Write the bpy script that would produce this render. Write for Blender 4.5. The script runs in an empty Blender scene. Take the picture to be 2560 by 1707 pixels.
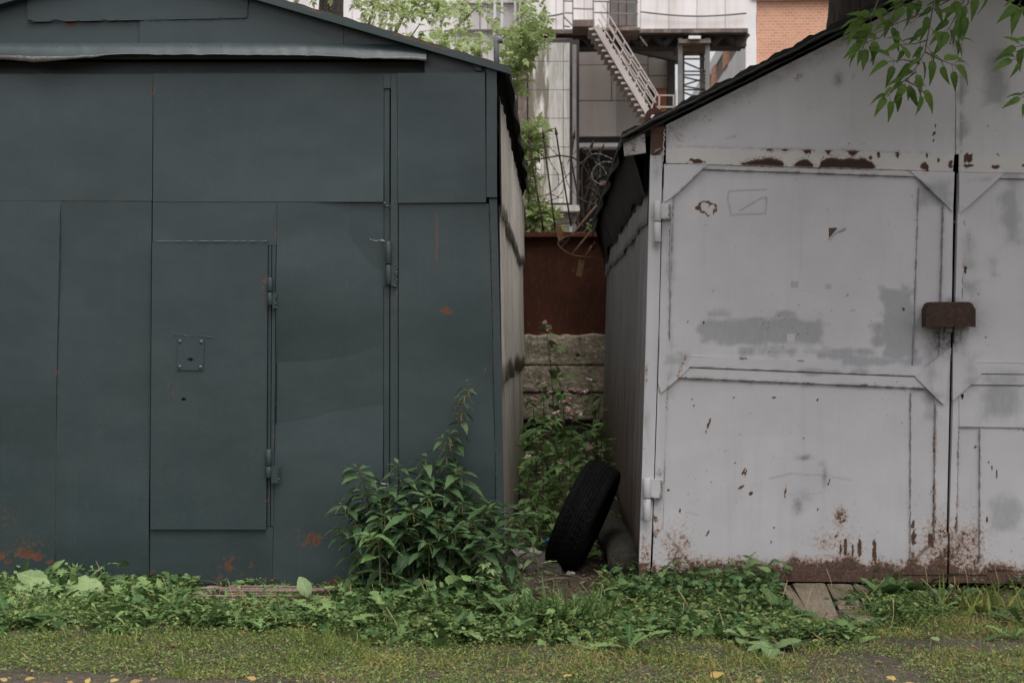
import bpy, bmesh, math, random
import numpy as np
from mathutils import Vector, Matrix
random.seed(7); rng = np.random.default_rng(7)
S = bpy.context.scene; COL = S.collection; R = math.radians
# ------------------------------------------------------------------ camera
D, H, F, VX, VY = 7.4, 1.28, 3555.6, 1383.0, 853.5
YAW = math.atan((VX-1280)/F)
cam = bpy.data.objects.new('camera', bpy.data.cameras.new('camera')); COL.objects.link(cam)
cam.location = (0, -D, H); cam.rotation_euler = (R(90), 0, YAW)
cam.data.lens = 50; cam.data.sensor_width = 36; cam.data.clip_end = 900; cam.data.clip_start = .05
cam.data.dof.use_dof = True; cam.data.dof.focus_distance = D-.05; cam.data.dof.aperture_fstop = 5.0
S.camera = cam
# ------------------------------------------------------------------ light
SUN_EL, SUN_AZ = R(66), R(142)          # azimuth clockwise from +Y; sun high behind the camera, to the right
w = bpy.data.worlds.new('World'); S.world = w; w.use_nodes = True
nt = w.node_tree; nt.nodes.clear()
sky = nt.nodes.new('ShaderNodeTexSky'); sky.sky_type = 'NISHITA'; sky.sun_disc = False
sky.sun_elevation = SUN_EL; sky.sun_rotation = SUN_AZ; sky.air_density = 1.0; sky.dust_density = 4.0
hs = nt.nodes.new('ShaderNodeHueSaturation'); hs.inputs['Saturation'].default_value = .12
bg = nt.nodes.new('ShaderNodeBackground'); bg.inputs['Strength'].default_value = .09
wo = nt.nodes.new('ShaderNodeOutputWorld')
nt.links.new(sky.outputs[0], hs.inputs['Color']); nt.links.new(hs.outputs[0], bg.inputs[0]); nt.links.new(bg.outputs[0], wo.inputs[0])
sd = bpy.data.lights.new('sun', 'SUN'); sd.energy = 1.5; sd.angle = R(50); sd.color = (1, .975, .955)
sun = bpy.data.objects.new('sun', sd); COL.objects.link(sun)
dv = Vector((math.sin(SUN_AZ)*math.cos(SUN_EL), math.cos(SUN_AZ)*math.cos(SUN_EL), math.sin(SUN_EL)))
sun.rotation_euler = dv.to_track_quat('Z', 'Y').to_euler()
S.view_settings.view_transform = 'Standard'; S.view_settings.look = 'None'
S.view_settings.exposure = EXPO = 1.08; S.view_settings.gamma = 1
S.cycles.max_bounces = 6; S.cycles.transparent_max_bounces = 6
# ------------------------------------------------------------------ mapping photo pixels (2560 wide) to points on the plane y = Y
cy_, sy_ = math.cos(YAW), math.sin(YAW)
def at(px, py, Y=0.0):
    u = (px-1280)/F; v = -(py-853.5)/F
    dx = u*cy_ - sy_; dy = u*sy_ + cy_
    t = (Y+D)/dy
    return Vector((t*dx, Y, H + t*v))
def atn(px, py, Y):                       # numpy version
    u = (px-1280)/F; v = -(py-853.5)/F
    dx = u*cy_ - sy_; dy = u*sy_ + cy_; t = (Y+D)/dy
    return np.stack([t*dx, Y+0*t, H+t*v], -1)
def gnd(px, py, z=0.0):                   # where a pixel meets the ground
    u = (px-1280)/F; v = -(py-853.5)/F
    t = (z-H)/v
    return Vector((t*(u*cy_-sy_), -D+t*(u*sy_+cy_), z))
def PXM(Y): return F/(Y+D)                # pixels per metre at depth Y
# ------------------------------------------------------------------ objects
def thing(name, label, cat, loc=(0, 0, 0), group=None, rz=0):
    o = bpy.data.objects.new(name, None); COL.objects.link(o); o.location = loc; o.rotation_euler = (0, 0, rz)
    o.empty_display_size = .1
    tag(o, label, cat, group); return o
def tag(o, label=None, cat=None, group=None, kind=None):
    if label: o['label'] = label
    if cat: o['category'] = cat
    if group: o['group'] = group
    if kind: o['kind'] = kind
    return o
def origin(parent):
    v = Vector((0, 0, 0))
    while parent is not None: v = v + parent.location; parent = parent.parent
    return v
def link(name, me, parent, smooth=False, rebase=None):
    o = bpy.data.objects.new(name, me); COL.objects.link(o)
    if parent is not None:
        o.parent = parent; org = origin(parent)
        me.transform(Matrix.Translation(-org))
    elif rebase is not None:
        me.transform(Matrix.Translation(-Vector(rebase))); o.location = rebase
    if smooth: me.shade_smooth()
    return o
def mesh_arrays(name, V, Fq, mats, att=None, smooth=False, mi=None):
    me = bpy.data.meshes.new(name); V = np.asarray(V, np.float32); Fq = np.asarray(Fq, np.int32)
    n = Fq.shape[1]
    me.vertices.add(len(V)); me.vertices.foreach_set('co', V.ravel())
    me.loops.add(Fq.size); me.loops.foreach_set('vertex_index', Fq.ravel())
    me.polygons.add(len(Fq)); me.polygons.foreach_set('loop_start', np.arange(0, Fq.size, n, dtype=np.int32))
    if mi is not None: me.polygons.foreach_set('material_index', np.asarray(mi, np.int32))
    for m in (mats if isinstance(mats, (list, tuple)) else [mats]): me.materials.append(m)
    me.update(calc_edges=True)
    if att is not None:
        for k, a in att.items():
            ca = me.color_attributes.new(k, 'FLOAT_COLOR', 'POINT')
            c = np.ones((len(V), 4), np.float32); c[:, :a.shape[1]] = a; ca.data.foreach_set('color', c.ravel())
    if smooth: me.shade_smooth()
    return me
class MB:
    def __init__(s): s.v = []; s.f = []; s.m = []
    def add(s, V, Fc, m=0):
        b = len(s.v); s.v += [tuple(v) for v in V]; s.f += [tuple(i+b for i in f) for f in Fc]; s.m += [m]*len(Fc); return s
    def box(s, a, b, m=0):
        (x0, y0, z0), (x1, y1, z1) = a, b
        x0, x1 = sorted((x0, x1)); y0, y1 = sorted((y0, y1)); z0, z1 = sorted((z0, z1))
        V = [(x0,y0,z0),(x1,y0,z0),(x1,y1,z0),(x0,y1,z0),(x0,y0,z1),(x1,y0,z1),(x1,y1,z1),(x0,y1,z1)]
        return s.add(V, [(0,3,2,1),(4,5,6,7),(0,1,5,4),(1,2,6,5),(2,3,7,6),(3,0,4,7)], m)
    def beam(s, p, q, w, h=None, m=0, up=(0, 0, 1)):
        p, q = Vector(p), Vector(q); d = (q-p).normalized(); u = Vector(up)
        if abs(d.dot(u)) > .95: u = Vector((1, 0, 0))
        a = d.cross(u).normalized()*(w/2); b = d.cross(a).normalized()*((h or w)/2)
        V = [p-a-b, p+a-b, p+a+b, p-a+b, q-a-b, q+a-b, q+a+b, q-a+b]
        return s.add(V, [(0,1,2,3),(7,6,5,4),(0,4,5,1),(1,5,6,2),(2,6,7,3),(3,7,4,0)], m)
    def tube(s, pts, r, n=8, m=0, cap=True):
        pts = [Vector(p) for p in pts]; k = len(pts); rs = r if isinstance(r, (list, tuple, np.ndarray)) else [r]*k
        V = []; ref = None
        for i, p in enumerate(pts):
            d = (pts[min(i+1, k-1)]-pts[max(i-1, 0)]).normalized()
            if ref is None: ref = d.orthogonal().normalized()
            ref = (ref - d*ref.dot(d)).normalized(); b = d.cross(ref)
            for j in range(n):
                a = 2*math.pi*j/n; V.append(p + (ref*math.cos(a) + b*math.sin(a))*rs[i])
        Fc = [(i*n+j, i*n+(j+1) % n, (i+1)*n+(j+1) % n, (i+1)*n+j) for i in range(k-1) for j in range(n)]
        if cap: Fc += [tuple(range(n))[::-1], tuple(range((k-1)*n, k*n))]
        return s.add(V, Fc, m)
    def blob(s, c, r, m=0, sq=(1, 1, 1), j=.15):
        V = []; Fc = []; c = Vector(c)
        for i in range(1, 4):
            for q in range(6):
                a = math.pi*i/4; b = 2*math.pi*q/6; k = r*(1+random.uniform(-j, j))
                V.append(c + Vector((math.sin(a)*math.cos(b)*k*sq[0], math.sin(a)*math.sin(b)*k*sq[1], math.cos(a)*k*sq[2])))
        V += [c+Vector((0, 0, r*sq[2])), c-Vector((0, 0, r*sq[2]))]
        for i in range(2):
            for q in range(6): Fc.append((i*6+q, (i+1)*6+q, (i+1)*6+(q+1) % 6, i*6+(q+1) % 6))
        for q in range(6): Fc.append((18, q, (q+1) % 6)); Fc.append((19, 12+(q+1) % 6, 12+q))
        return s.add(V, Fc, m)
    def build(s, name, mats, parent=None, smooth=False, rebase=None):
        me = bpy.data.meshes.new(name); me.from_pydata(s.v, [], s.f)
        for m in (mats if isinstance(mats, (list, tuple)) else [mats]): me.materials.append(m)
        me.polygons.foreach_set('material_index', s.m); me.update()
        return link(name, me, parent, smooth, rebase)
# ------------------------------------------------------------------ noise in numpy
def vnoise(x, y, sc, seed=0):
    x = np.asarray(x, float)/sc; y = np.asarray(y, float)/sc
    xi = np.floor(x).astype(np.int64); yi = np.floor(y).astype(np.int64); fx = x-xi; fy = y-yi
    fx = fx*fx*(3-2*fx); fy = fy*fy*(3-2*fy)
    def h(a, b):
        n = (a*374761393 + b*668265263 + seed*974711) & 0x7fffffff
        n = ((n ^ (n >> 13))*1274126177) & 0x7fffffff
        return ((n ^ (n >> 16)) & 0xffff)/65535.0
    return (h(xi, yi)*(1-fx)+h(xi+1, yi)*fx)*(1-fy) + (h(xi, yi+1)*(1-fx)+h(xi+1, yi+1)*fx)*fy
def fbm(x, y, sc, seed=0, o=4):
    s = 0; a = .5; t = 0
    for i in range(o): s = s + a*vnoise(x, y, sc/2**i, seed+i*17); t += a; a *= .5
    return s/t
def sst(a, b, x):
    t = np.clip((x-a)/(b-a), 0, 1); return t*t*(3-2*t)
# ------------------------------------------------------------------ materials
class NT:
    def __init__(s, name):
        s.m = bpy.data.materials.new(name); s.m.use_nodes = True; s.t = s.m.node_tree; s.t.nodes.clear()
        s.out = s.n('ShaderNodeOutputMaterial'); s.b = s.n('ShaderNodeBsdfPrincipled'); s.l(s.b.outputs[0], s.out.inputs[0])
        s.tc = s.n('ShaderNodeTexCoord').outputs['Object']
    def n(s, t): return s.t.nodes.new(t)
    def l(s, a, b): s.t.links.new(a, b)
    def put(s, v, i):
        if hasattr(v, 'links') or hasattr(v, 'is_output'): s.l(v, i)
        else:
            try: i.default_value = v
            except Exception: i.default_value = (*v, 1)
    def noise(s, sc, det=4, ro=.55, vec=None, dist=0):
        n = s.n('ShaderNodeTexNoise'); n.inputs['Scale'].default_value = sc; n.inputs['Detail'].default_value = det
        n.inputs['Roughness'].default_value = ro; n.inputs['Distortion'].default_value = dist; s.l(vec or s.tc, n.inputs['Vector']); return n.outputs[0]
    def vor(s, sc, vec=None, out=0):
        n = s.n('ShaderNodeTexVoronoi'); n.inputs['Scale'].default_value = sc; s.l(vec or s.tc, n.inputs['Vector']); return n.outputs[out]
    def mp(s, sc=(1, 1, 1), rot=(0, 0, 0), vec=None):
        n = s.n('ShaderNodeMapping'); n.inputs['Scale'].default_value = sc; n.inputs['Rotation'].default_value = rot; s.l(vec or s.tc, n.inputs[0]); return n.outputs[0]
    def math(s, op, a, b=0.0, c=None, clamp=False):
        n = s.n('ShaderNodeMath'); n.operation = op; n.use_clamp = clamp; s.put(a, n.inputs[0]); s.put(b, n.inputs[1])
        if c is not None: s.put(c, n.inputs[2])
        return n.outputs[0]
    def ramp(s, f, lo, hi, a=0.0, b=1.0):
        n = s.n('ShaderNodeMapRange'); n.interpolation_type = 'SMOOTHSTEP'; s.put(f, n.inputs[0])
        n.inputs[1].default_value = lo; n.inputs[2].default_value = hi; n.inputs[3].default_value = a; n.inputs[4].default_value = b; return n.outputs[0]
    def mix(s, f, a, b, mode='MIX'):
        n = s.n('ShaderNodeMix'); n.data_type = 'RGBA'; n.blend_type = mode; s.put(f, n.inputs[0]); s.put(a, n.inputs[6]); s.put(b, n.inputs[7]); return n.outputs[2]
    def attr(s, name):
        n = s.n('ShaderNodeAttribute'); n.attribute_name = name; s.alpha = n.outputs['Alpha']; q = s.n('ShaderNodeSeparateColor'); s.l(n.outputs['Color'], q.inputs[0]); return q.outputs
    def bump(s, h, st=.3, d=.01, nrm=None):
        n = s.n('ShaderNodeBump'); n.inputs['Strength'].default_value = st; n.inputs['Distance'].default_value = d; s.l(h, n.inputs['Height'])
        if nrm: s.l(nrm, n.inputs['Normal'])
        return n.outputs[0]
    def fin(s, col, rough=.7, nrm=None, metal=0.0, spec=.5):
        s.put(col, s.b.inputs['Base Color']); s.put(rough, s.b.inputs['Roughness']); s.put(metal, s.b.inputs['Metallic'])
        s.b.inputs['Specular IOR Level'].default_value = spec
        if nrm: s.l(nrm, s.b.inputs['Normal'])
        return s.m
def paint(name, base, base2, rep, rusts, rough=.45, speck=.62, grime=(.03, .028, .024), bst=.25):
    s = NT(name); r, g, b = s.attr('mask')[:3]
    n1 = s.noise(4, 6, .6); n2 = s.noise(55, 5, .65); n3 = s.noise(260, 3, .6)
    col = s.mix(s.ramp(n1, .35, .7), base, base2)
    streak = s.noise(1, 4, .6, s.mp((14, 14, 1.1)))
    col = s.mix(s.ramp(streak, .5, .8, 0, .22), col, rep)
    gg = s.math('ADD', g, s.math('MULTIPLY', s.math('SUBTRACT', s.noise(1, 5, .7, s.mp((60, 60, 14))), .5), .36))
    col = s.mix(s.ramp(gg, .22, .70, 0, .95), col, rep)
    fk = s.math('MULTIPLY', s.ramp(s.vor(75), .05, .11, 1, 0), s.ramp(s.noise(7, 4), .52, .62))
    col = s.mix(s.math('MULTIPLY', fk, .55), col, s.mix(.5, col, (.75, .72, .66)))
    # grime and other soft darkening from the mask
    gr = s.math('MULTIPLY', b, s.ramp(n2, .25, .7, .45, 1.0))
    col = s.mix(gr, col, grime)
    sp = s.ramp(s.noise(38, 3, .6), speck, speck+.035, 0, 1)
    sp = s.math('MULTIPLY', sp, s.ramp(s.noise(2.5, 3), .48, .68))
    rr = s.math('ADD', r, s.math('MULTIPLY', s.math('SUBTRACT', n2, .5), .95))
    rr = s.math('ADD', rr, s.math('MULTIPLY', s.math('SUBTRACT', n3, .5), .75))
    rf = s.ramp(rr, .47, .53); halo = s.ramp(rr, .27, .5, 0, .7)
    rc = s.mix(s.ramp(s.noise(22, 5, .7), .38, .62), rusts[0], rusts[1])
    rc = s.mix(s.ramp(s.noise(130, 3), .5, .72, 0, .6), rc, rusts[2]); rc = s.mix(s.alpha, rc, (.022, .011, .008))
    col = s.mix(halo, col, s.mix(.8, col, rusts[2]))
    col = s.mix(s.math('MULTIPLY', sp, .75), col, rusts[1])
    col = s.mix(rf, col, rc)
    hgt = s.math('ADD', s.math('MULTIPLY', rf, -.6), s.math('MULTIPLY', n3, .30))
    hgt = s.math('ADD', hgt, s.math('MULTIPLY', n2, .35)); hgt = s.math('ADD', hgt, s.math('MULTIPLY', fk, .8)); hgt = s.math('ADD', hgt, s.math('MULTIPLY', sp, .5))
    nn = s.bump(hgt, bst, .004); nn = s.bump(s.noise(1, 3, .5, s.mp((1.1, 1.1, 1.7))), .28, .05, nn)
    ro = s.mix(rf, (rough,)*3, (.9,)*3)
    ro = s.mix(s.ramp(n2, .3, .7, 0, .35), ro, (.75,)*3)
    return s.fin(col, ro, nn)
RUST_D = [(.06, .017, .009), (.03, .010, .007), (.12, .036, .013)]
RUST_O = [(.13, .044, .022), (.075, .027, .014), (.18, .075, .032)]
M = {}
M['slate'] = paint('slate_paint', (.0285, .0430, .0455), (.0340, .0490, .0515), (.046, .062, .064), RUST_O, .36, .69, (.02, .028, .028), .3)
M['silver'] = paint('silver_paint', (.485, .468, .488), (.525, .505, .525), (.30, .30, .318), [(.090, .050, .040), (.058, .034, .028), (.33, .155, .05)], .5, .66, (.045, .04, .036), .35)
M['silverwarm'] = paint('warm_grey_paint', (.50, .478, .475), (.54, .515, .51), (.42, .42, .43), [(.105, .052, .040), (.080, .038, .030), (.26, .14, .06)], .5, .64, (.045, .04, .036), .35)
M['rustysilver'] = paint('rusty_silver_paint', (.42, .40, .40), (.36, .34, .33), (.31, .30, .30), RUST_D, .6, .60)
def simple(name, c1, c2, sc=20, rough=.8, bst=.4, bd=.01, c3=None, metal=0, stretch=(1, 1, 1), spec=.4):
    s = NT(name); v = s.mp(stretch); n = s.noise(sc, 6, .65, v); col = s.mix(s.ramp(n, .35, .68), c1, c2)
    if c3: col = s.mix(s.ramp(s.noise(sc*3.3, 4, .6, v), .52, .66), col, c3)
    return s.fin(col, rough, s.bump(s.math('ADD', n, s.noise(sc*6, 3)), bst, bd), metal, spec)
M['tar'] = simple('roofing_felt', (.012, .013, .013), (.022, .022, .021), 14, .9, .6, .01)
M['tarline'] = simple('felt_edge', (.03, .032, .032), (.055, .052, .048), 20, .85, .5, .01, (.07, .055, .04))
M['rust'] = simple('rusted_steel', (.11, .035, .018), (.06, .02, .012), 12, .85, .5, .004, (.16, .055, .02))
M['rustdark'] = simple('dark_rusted_steel', (.045, .022, .015), (.025, .015, .012), 20, .8, .5, .003, (.08, .035, .018))
M['rustgold'] = simple('ochre_rusted_steel', (.20, .11, .055), (.13, .065, .03), 40, .85, .5, .003, (.10, .05, .025))
M['weld'] = simple('rivet_and_edge_light', (.10, .135, .15), (.07, .10, .11), 60, .5, .6, .003)  # pale rivet paint, also the light line on the wicket's top edge
M['bare'] = simple('weld_and_lip_light', (.24, .23, .225), (.17, .16, .155), 30, .6, .3, .003, (.12, .10, .09))  # pale weld metal; on the flashing lip it paints caught light
M['dark'] = simple('dark_void', (.006, .006, .006), (.01, .01, .01), 10, .9)
M['rubber'] = simple('tyre_rubber', (.003, .0033, .0036), (.0065, .0065, .0062), 30, .9, .4, .003, (.016, .014, .012), spec=.1)
M['weldsilver'] = simple('weld_on_silver', (.34, .33, .34), (.22, .19, .17), 90, .6, .6, .004, (.12, .06, .03))
def corr(name, c1, c2, c3, c4=None, low=0):
    s = NT(name); v = s.mp((1, 2.2, .35)); n = s.noise(3, 6, .65, v); n2 = s.noise(9, 5, .7, s.mp((1, 2.0, .2)))
    col = s.mix(s.ramp(n, .38, .66), c1, c2); col = s.mix(s.ramp(n2, .5, .72, 0, .8), col, c3)
    if c4:
        z = s.n('ShaderNodeSeparateXYZ'); s.l(s.tc, z.inputs[0])
        zz = s.math('ADD', z.outputs[2], s.math('MULTIPLY', s.math('SUBTRACT', n, .5), 3.0))
        col = s.mix(s.ramp(zz, .3, 1.5, .85, 0), col, c4)
    return s.fin(col, .75, s.bump(s.noise(120, 4), .3, .003), 0, .4)
M['sheetL'] = corr('weathered_pale_sheet', (.72, .66, .59), (.56, .51, .455), (.30, .27, .24), (.22, .18, .15))
M['sheetR'] = corr('weathered_grey_sheet', (.27, .275, .29), (.21, .21, .22), (.10, .097, .09), (.13, .085, .06))
def woodm(name, a, b, c, ax=(1, 1, 1)):
    s = NT(name); v = s.mp(ax); n = s.noise(9, 6, .7, v); n2 = s.noise(40, 4, .6, v)
    col = s.mix(s.ramp(n, .35, .65), a, b); col = s.mix(s.ramp(n2, .5, .7, 0, .8), col, c)
    col = s.mix(s.ramp(s.noise(5, 4), .58, .68, 0, .5), col, (.04, .05, .02))
    return s.fin(col, .9, s.bump(s.math('ADD', n, n2), .7, .006), 0, .2)
M['plank'] = woodm('weathered_plank', (.27, .225, .165), (.16, .125, .09), (.05, .038, .028), (14, 1.2, 8))
M['timber'] = woodm('grey_timber', (.17, .15, .13), (.10, .085, .07), (.04, .033, .027), (1.2, 14, 10))
def leafm(name, dark, lite, vein, dry=(.2, .16, .07), trans=.35, rough=.45, tr=None, pdry=.97):
    s = NT(name); r, g, b = s.attr('lf')[:3]
    col = s.mix(s.ramp(r, .1, .9), dark, lite)
    col = s.mix(s.ramp(g, .0, .13, .55, 0), col, vein)
    vn = s.math('FRACT', s.math('MULTIPLY', s.math('SUBTRACT', b, s.math('MULTIPLY', g, .22)), 7.0))
    col = s.mix(s.ramp(vn, .0, .16, .42, 0), col, vein)
    col = s.mix(s.ramp(r, pdry, pdry+.01), col, dry)
    col = s.mix(s.ramp(s.noise(45, 3), .4, .7, 0, .3), col, (dark[0]*.7, dark[1]*.7, dark[2]*.7))
    s.fin(col, rough+.08, s.bump(s.math('ADD', s.noise(90, 3), s.ramp(vn, 0, .3, -1, 0)), .35, .004), 0, .22)
    t = s.n('ShaderNodeBsdfTranslucent'); s.l(s.mix(.5, col, tr or lite), t.inputs[0])
    mx = s.n('ShaderNodeMixShader'); mx.inputs[0].default_value = trans
    s.l(s.b.outputs[0], mx.inputs[1]); s.l(t.outputs[0], mx.inputs[2]); s.l(mx.outputs[0], s.out.inputs[0])
    return s.m
M['nettle'] = leafm('nettle_leaf', (.040, .085, .034), (.095, .16, .065), (.13, .20, .09), trans=.25, rough=.5)
M['nettletop'] = leafm('nettle_young_leaf', (.10, .18, .06), (.15, .25, .085), (.17, .25, .10), trans=.3)
M['weed'] = leafm('weed_leaf', (.034, .080, .022), (.165, .25, .085), (.22, .30, .13), trans=.16, pdry=.96)
M['weedpale'] = leafm('pale_weed_leaf', (.085, .145, .055), (.215, .285, .125), (.31, .37, .19), trans=.16)
M['cranes'] = leafm('cranesbill_leaf', (.045, .105, .035), (.14, .235, .085), (.12, .2, .09), trans=.16)
M['grass'] = leafm('grass_blade', (.10, .155, .028), (.29, .31, .075), (.2, .22, .09), dry=(.34, .27, .10), trans=.3, pdry=.72)
M['grasslush'] = leafm('lush_grass_blade', (.06, .12, .03), (.12, .20, .06), (.14, .2, .08), trans=.3, pdry=.95)
M['clover'] = leafm('tiny_weed_leaf', (.065, .12, .03), (.25, .30, .10), (.2, .24, .12), dry=(.32, .24, .09), trans=.25, pdry=.9)
M['balsam'] = leafm('balsam_leaf', (.07, .14, .035), (.22, .33, .12), (.3, .4, .2), trans=.3)
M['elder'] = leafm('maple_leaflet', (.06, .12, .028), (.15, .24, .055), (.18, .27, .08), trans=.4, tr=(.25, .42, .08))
M['elderlit'] = leafm('sunlit_maple_leaflet', (.27, .345, .12), (.50, .58, .30), (.5, .56, .3), trans=.45, tr=(.50, .60, .25))  # maple leaf with sunlit brightness put into its colours
M['pink'] = leafm('pink_petal', (.92, .52, .56), (.97, .72, .74), (.97, .8, .8), trans=.3, pdry=1.5)
M['stem'] = simple('green_stem', (.10, .14, .05), (.07, .09, .035), 20, .6)
M['stemred'] = simple('reddish_stem', (.11, .06, .045), (.08, .09, .04), 20, .6)
M['twig'] = simple('twig_bark', (.16, .14, .10), (.10, .085, .06), 20, .8)
M['bark'] = simple('tree_bark', (.075, .06, .048), (.03, .024, .02), 9, .95, .9, .05, None, 0, (3, 3, .5))
M['deadleaf'] = leafm('dead_leaf', (.17, .10, .05), (.38, .24, .09), (.4, .3, .15), trans=.1, rough=.7, pdry=1.5)
M['yellowleaf'] = leafm('yellow_leaf', (.34, .23, .07), (.42, .30, .11), (.4, .3, .12), trans=.15, rough=.6, pdry=1.5)
# ------------------------------------------------------------------ plates traced on the fronts, in photo pixels
def seg_d(X, Y, x1, y1, x2, y2):
    dx, dy = x2-x1, y2-y1; t = np.clip(((X-x1)*dx+(Y-y1)*dy)/(dx*dx+dy*dy+1e-9), 0, 1)
    return np.hypot(X-x1-t*dx, Y-y1-t*dy)
def blobm(X, Y, cx, cy, rx, ry, a=0, j=.35, sc=14, seed=3):
    c, s = math.cos(R(a)), math.sin(R(a)); u = ((X-cx)*c+(Y-cy)*s)/rx; v = (-(X-cx)*s+(Y-cy)*c)/ry
    d = np.hypot(u, v) + (fbm(X, Y, sc, seed)-.5)*2*j
    return np.clip(.5+(1-d)*1.2, 0, 1)
def plate(name, poly, y0, th, mat, parent, mask=None, step=8, disp=None, jag=None):
    """thick plate with outline poly (pixels on the plane Y=0), front at y0, dense enough to carry its wear"""
    bm = bmesh.new(); n = len(poly)
    f = bm.faces.new([bm.verts.new((x, y, 0)) for x, y in poly])
    xs = [p[0] for p in poly]; ys = [p[1] for p in poly]
    for lo, hi, ax in ((min(xs), max(xs), 0), (min(ys), max(ys), 1)):
        k = int((hi-lo)/step)
        for i in range(1, k+1):
            t = lo+(hi-lo)*i/(k+1); co = [0, 0, 0]; co[ax] = t; no = [0, 0, 0]; no[ax] = 1
            bmesh.ops.bisect_plane(bm, geom=bm.verts[:]+bm.edges[:]+bm.faces[:], plane_co=co, plane_no=no, dist=1e-4)
    bm.verts.ensure_lookup_table(); bm.verts.index_update()
    P = np.array([v.co[:] for v in bm.verts]); nv = len(P)
    bd = [e for e in bm.edges if e.is_boundary]
    FA = [[v.index for v in fc.verts] for fc in bm.faces]; BE = []
    for e in bd:
        lp = e.link_loops[0]; BE.append((lp.vert.index, lp.link_loop_next.vert.index))
    bm.free()
    X, Y = P[:, 0].copy(), P[:, 1].copy()
    if jag is not None: X, Y = jag(X, Y)
    W = atn(X, Y, 0.0); fr = W.copy(); fr[:, 1] = y0
    if disp is not None: fr[:, 1] -= disp(X, Y)
    bk = W.copy(); bk[:, 1] = y0+th
    V = np.vstack([fr, bk]); b2 = [[i+nv for i in f] for f in FA]
    faces = [f[::-1] for f in FA] + b2 + [[a, b, b+nv, a+nv] for a, b in BE]
    me = bpy.data.meshes.new(name); me.from_pydata(V.tolist(), [], faces); me.materials.append(mat); me.update()
    bm = bmesh.new(); bm.from_mesh(me); bmesh.ops.recalc_face_normals(bm, faces=bm.faces[:]); bm.to_mesh(me); bm.free()
    ca = me.color_attributes.new('mask', 'FLOAT_COLOR', 'POINT'); c = np.zeros((2*nv, 4), np.float32)
    if mask is not None:
        q = mask(X, Y); r, g, b = q[:3]; c[:nv, 3] = q[3] if len(q) > 3 else 0
        c[:nv, 0] = r; c[:nv, 1] = g; c[:nv, 2] = b; c[nv:] = c[:nv]
    ca.data.foreach_set('color', c.ravel())
    return link(name, me, parent)
def rect(x0, y0, x1, y1): return [(x0, y0), (x1, y0), (x1, y1), (x0, y1)]
def pbead(name, pts, Y, r, mat, parent, step=5, jit=.5):
    """irregular weld bead along a pixel polyline"""
    m = MB(); P = []
    for (a, b), (c, d) in zip(pts[:-1], pts[1:]):
        k = max(2, int(math.hypot(c-a, d-b)/step))
        for i in range(k): t = i/k; P.append((a+(c-a)*t+random.uniform(-1, 1)*jit*2, b+(d-b)*t))
    P.append(pts[-1])
    rs = [r*random.uniform(.35, 1.25)*(random.random() > .12 or .3) for _ in P]
    W = []
    for x, y in P: v = at(x, y); v.y = Y; W.append(v)
    m.tube(W, rs, 5); return m.build(name, mat, parent, True)
def hinge(name, x0, x1, y0, y1, ysplit, Y, mat, parent, weld=None, weldside=1):
    """barrel hinge: two knuckles with a shadow gap and a leaf plate"""
    a, b = at(x0, y0), at(x1, y1); r = (b.x-a.x)/2; cx = (a.x+b.x)/2; zs = at(x0, ysplit).z
    m = MB()
    def knuckle(z1, z0, k=1.0):
        m.tube([(cx, Y, z1), (cx, Y, z1-.002), (cx, Y, z1-.005), (cx, Y, z0+.005), (cx, Y, z0+.002), (cx, Y, z0)], [r*.6*k, r*.9*k, r*k, r*k, r*.9*k, r*.6*k], 14)
    knuckle(a.z, zs+.0015); knuckle(zs-.0015, b.z, .97)
    if weld:
        wm = m; wx0, wx1, wy0, wy1 = weld
        for i in range(int((wy1-wy0)/3.2)+1):
            y = wy0+i*3.2; v = at(wx1+random.uniform(-2.5, 1), y); v.y = Y+r*.4
            wm.blob(v, random.uniform(.005, .009), 0, (1, .8, .8), .3)
        p0, p1 = at(wx0, wy0), at(wx1, wy1); wm.box((p0.x, Y+r*.2, p1.z), (p1.x, Y+r*1.2, p0.z))
    o = m.build(name, mat, parent); o.data.set_sharp_from_angle(angle=.6) if hasattr(o.data,'set_sharp_from_angle') else None
    return o
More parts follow.
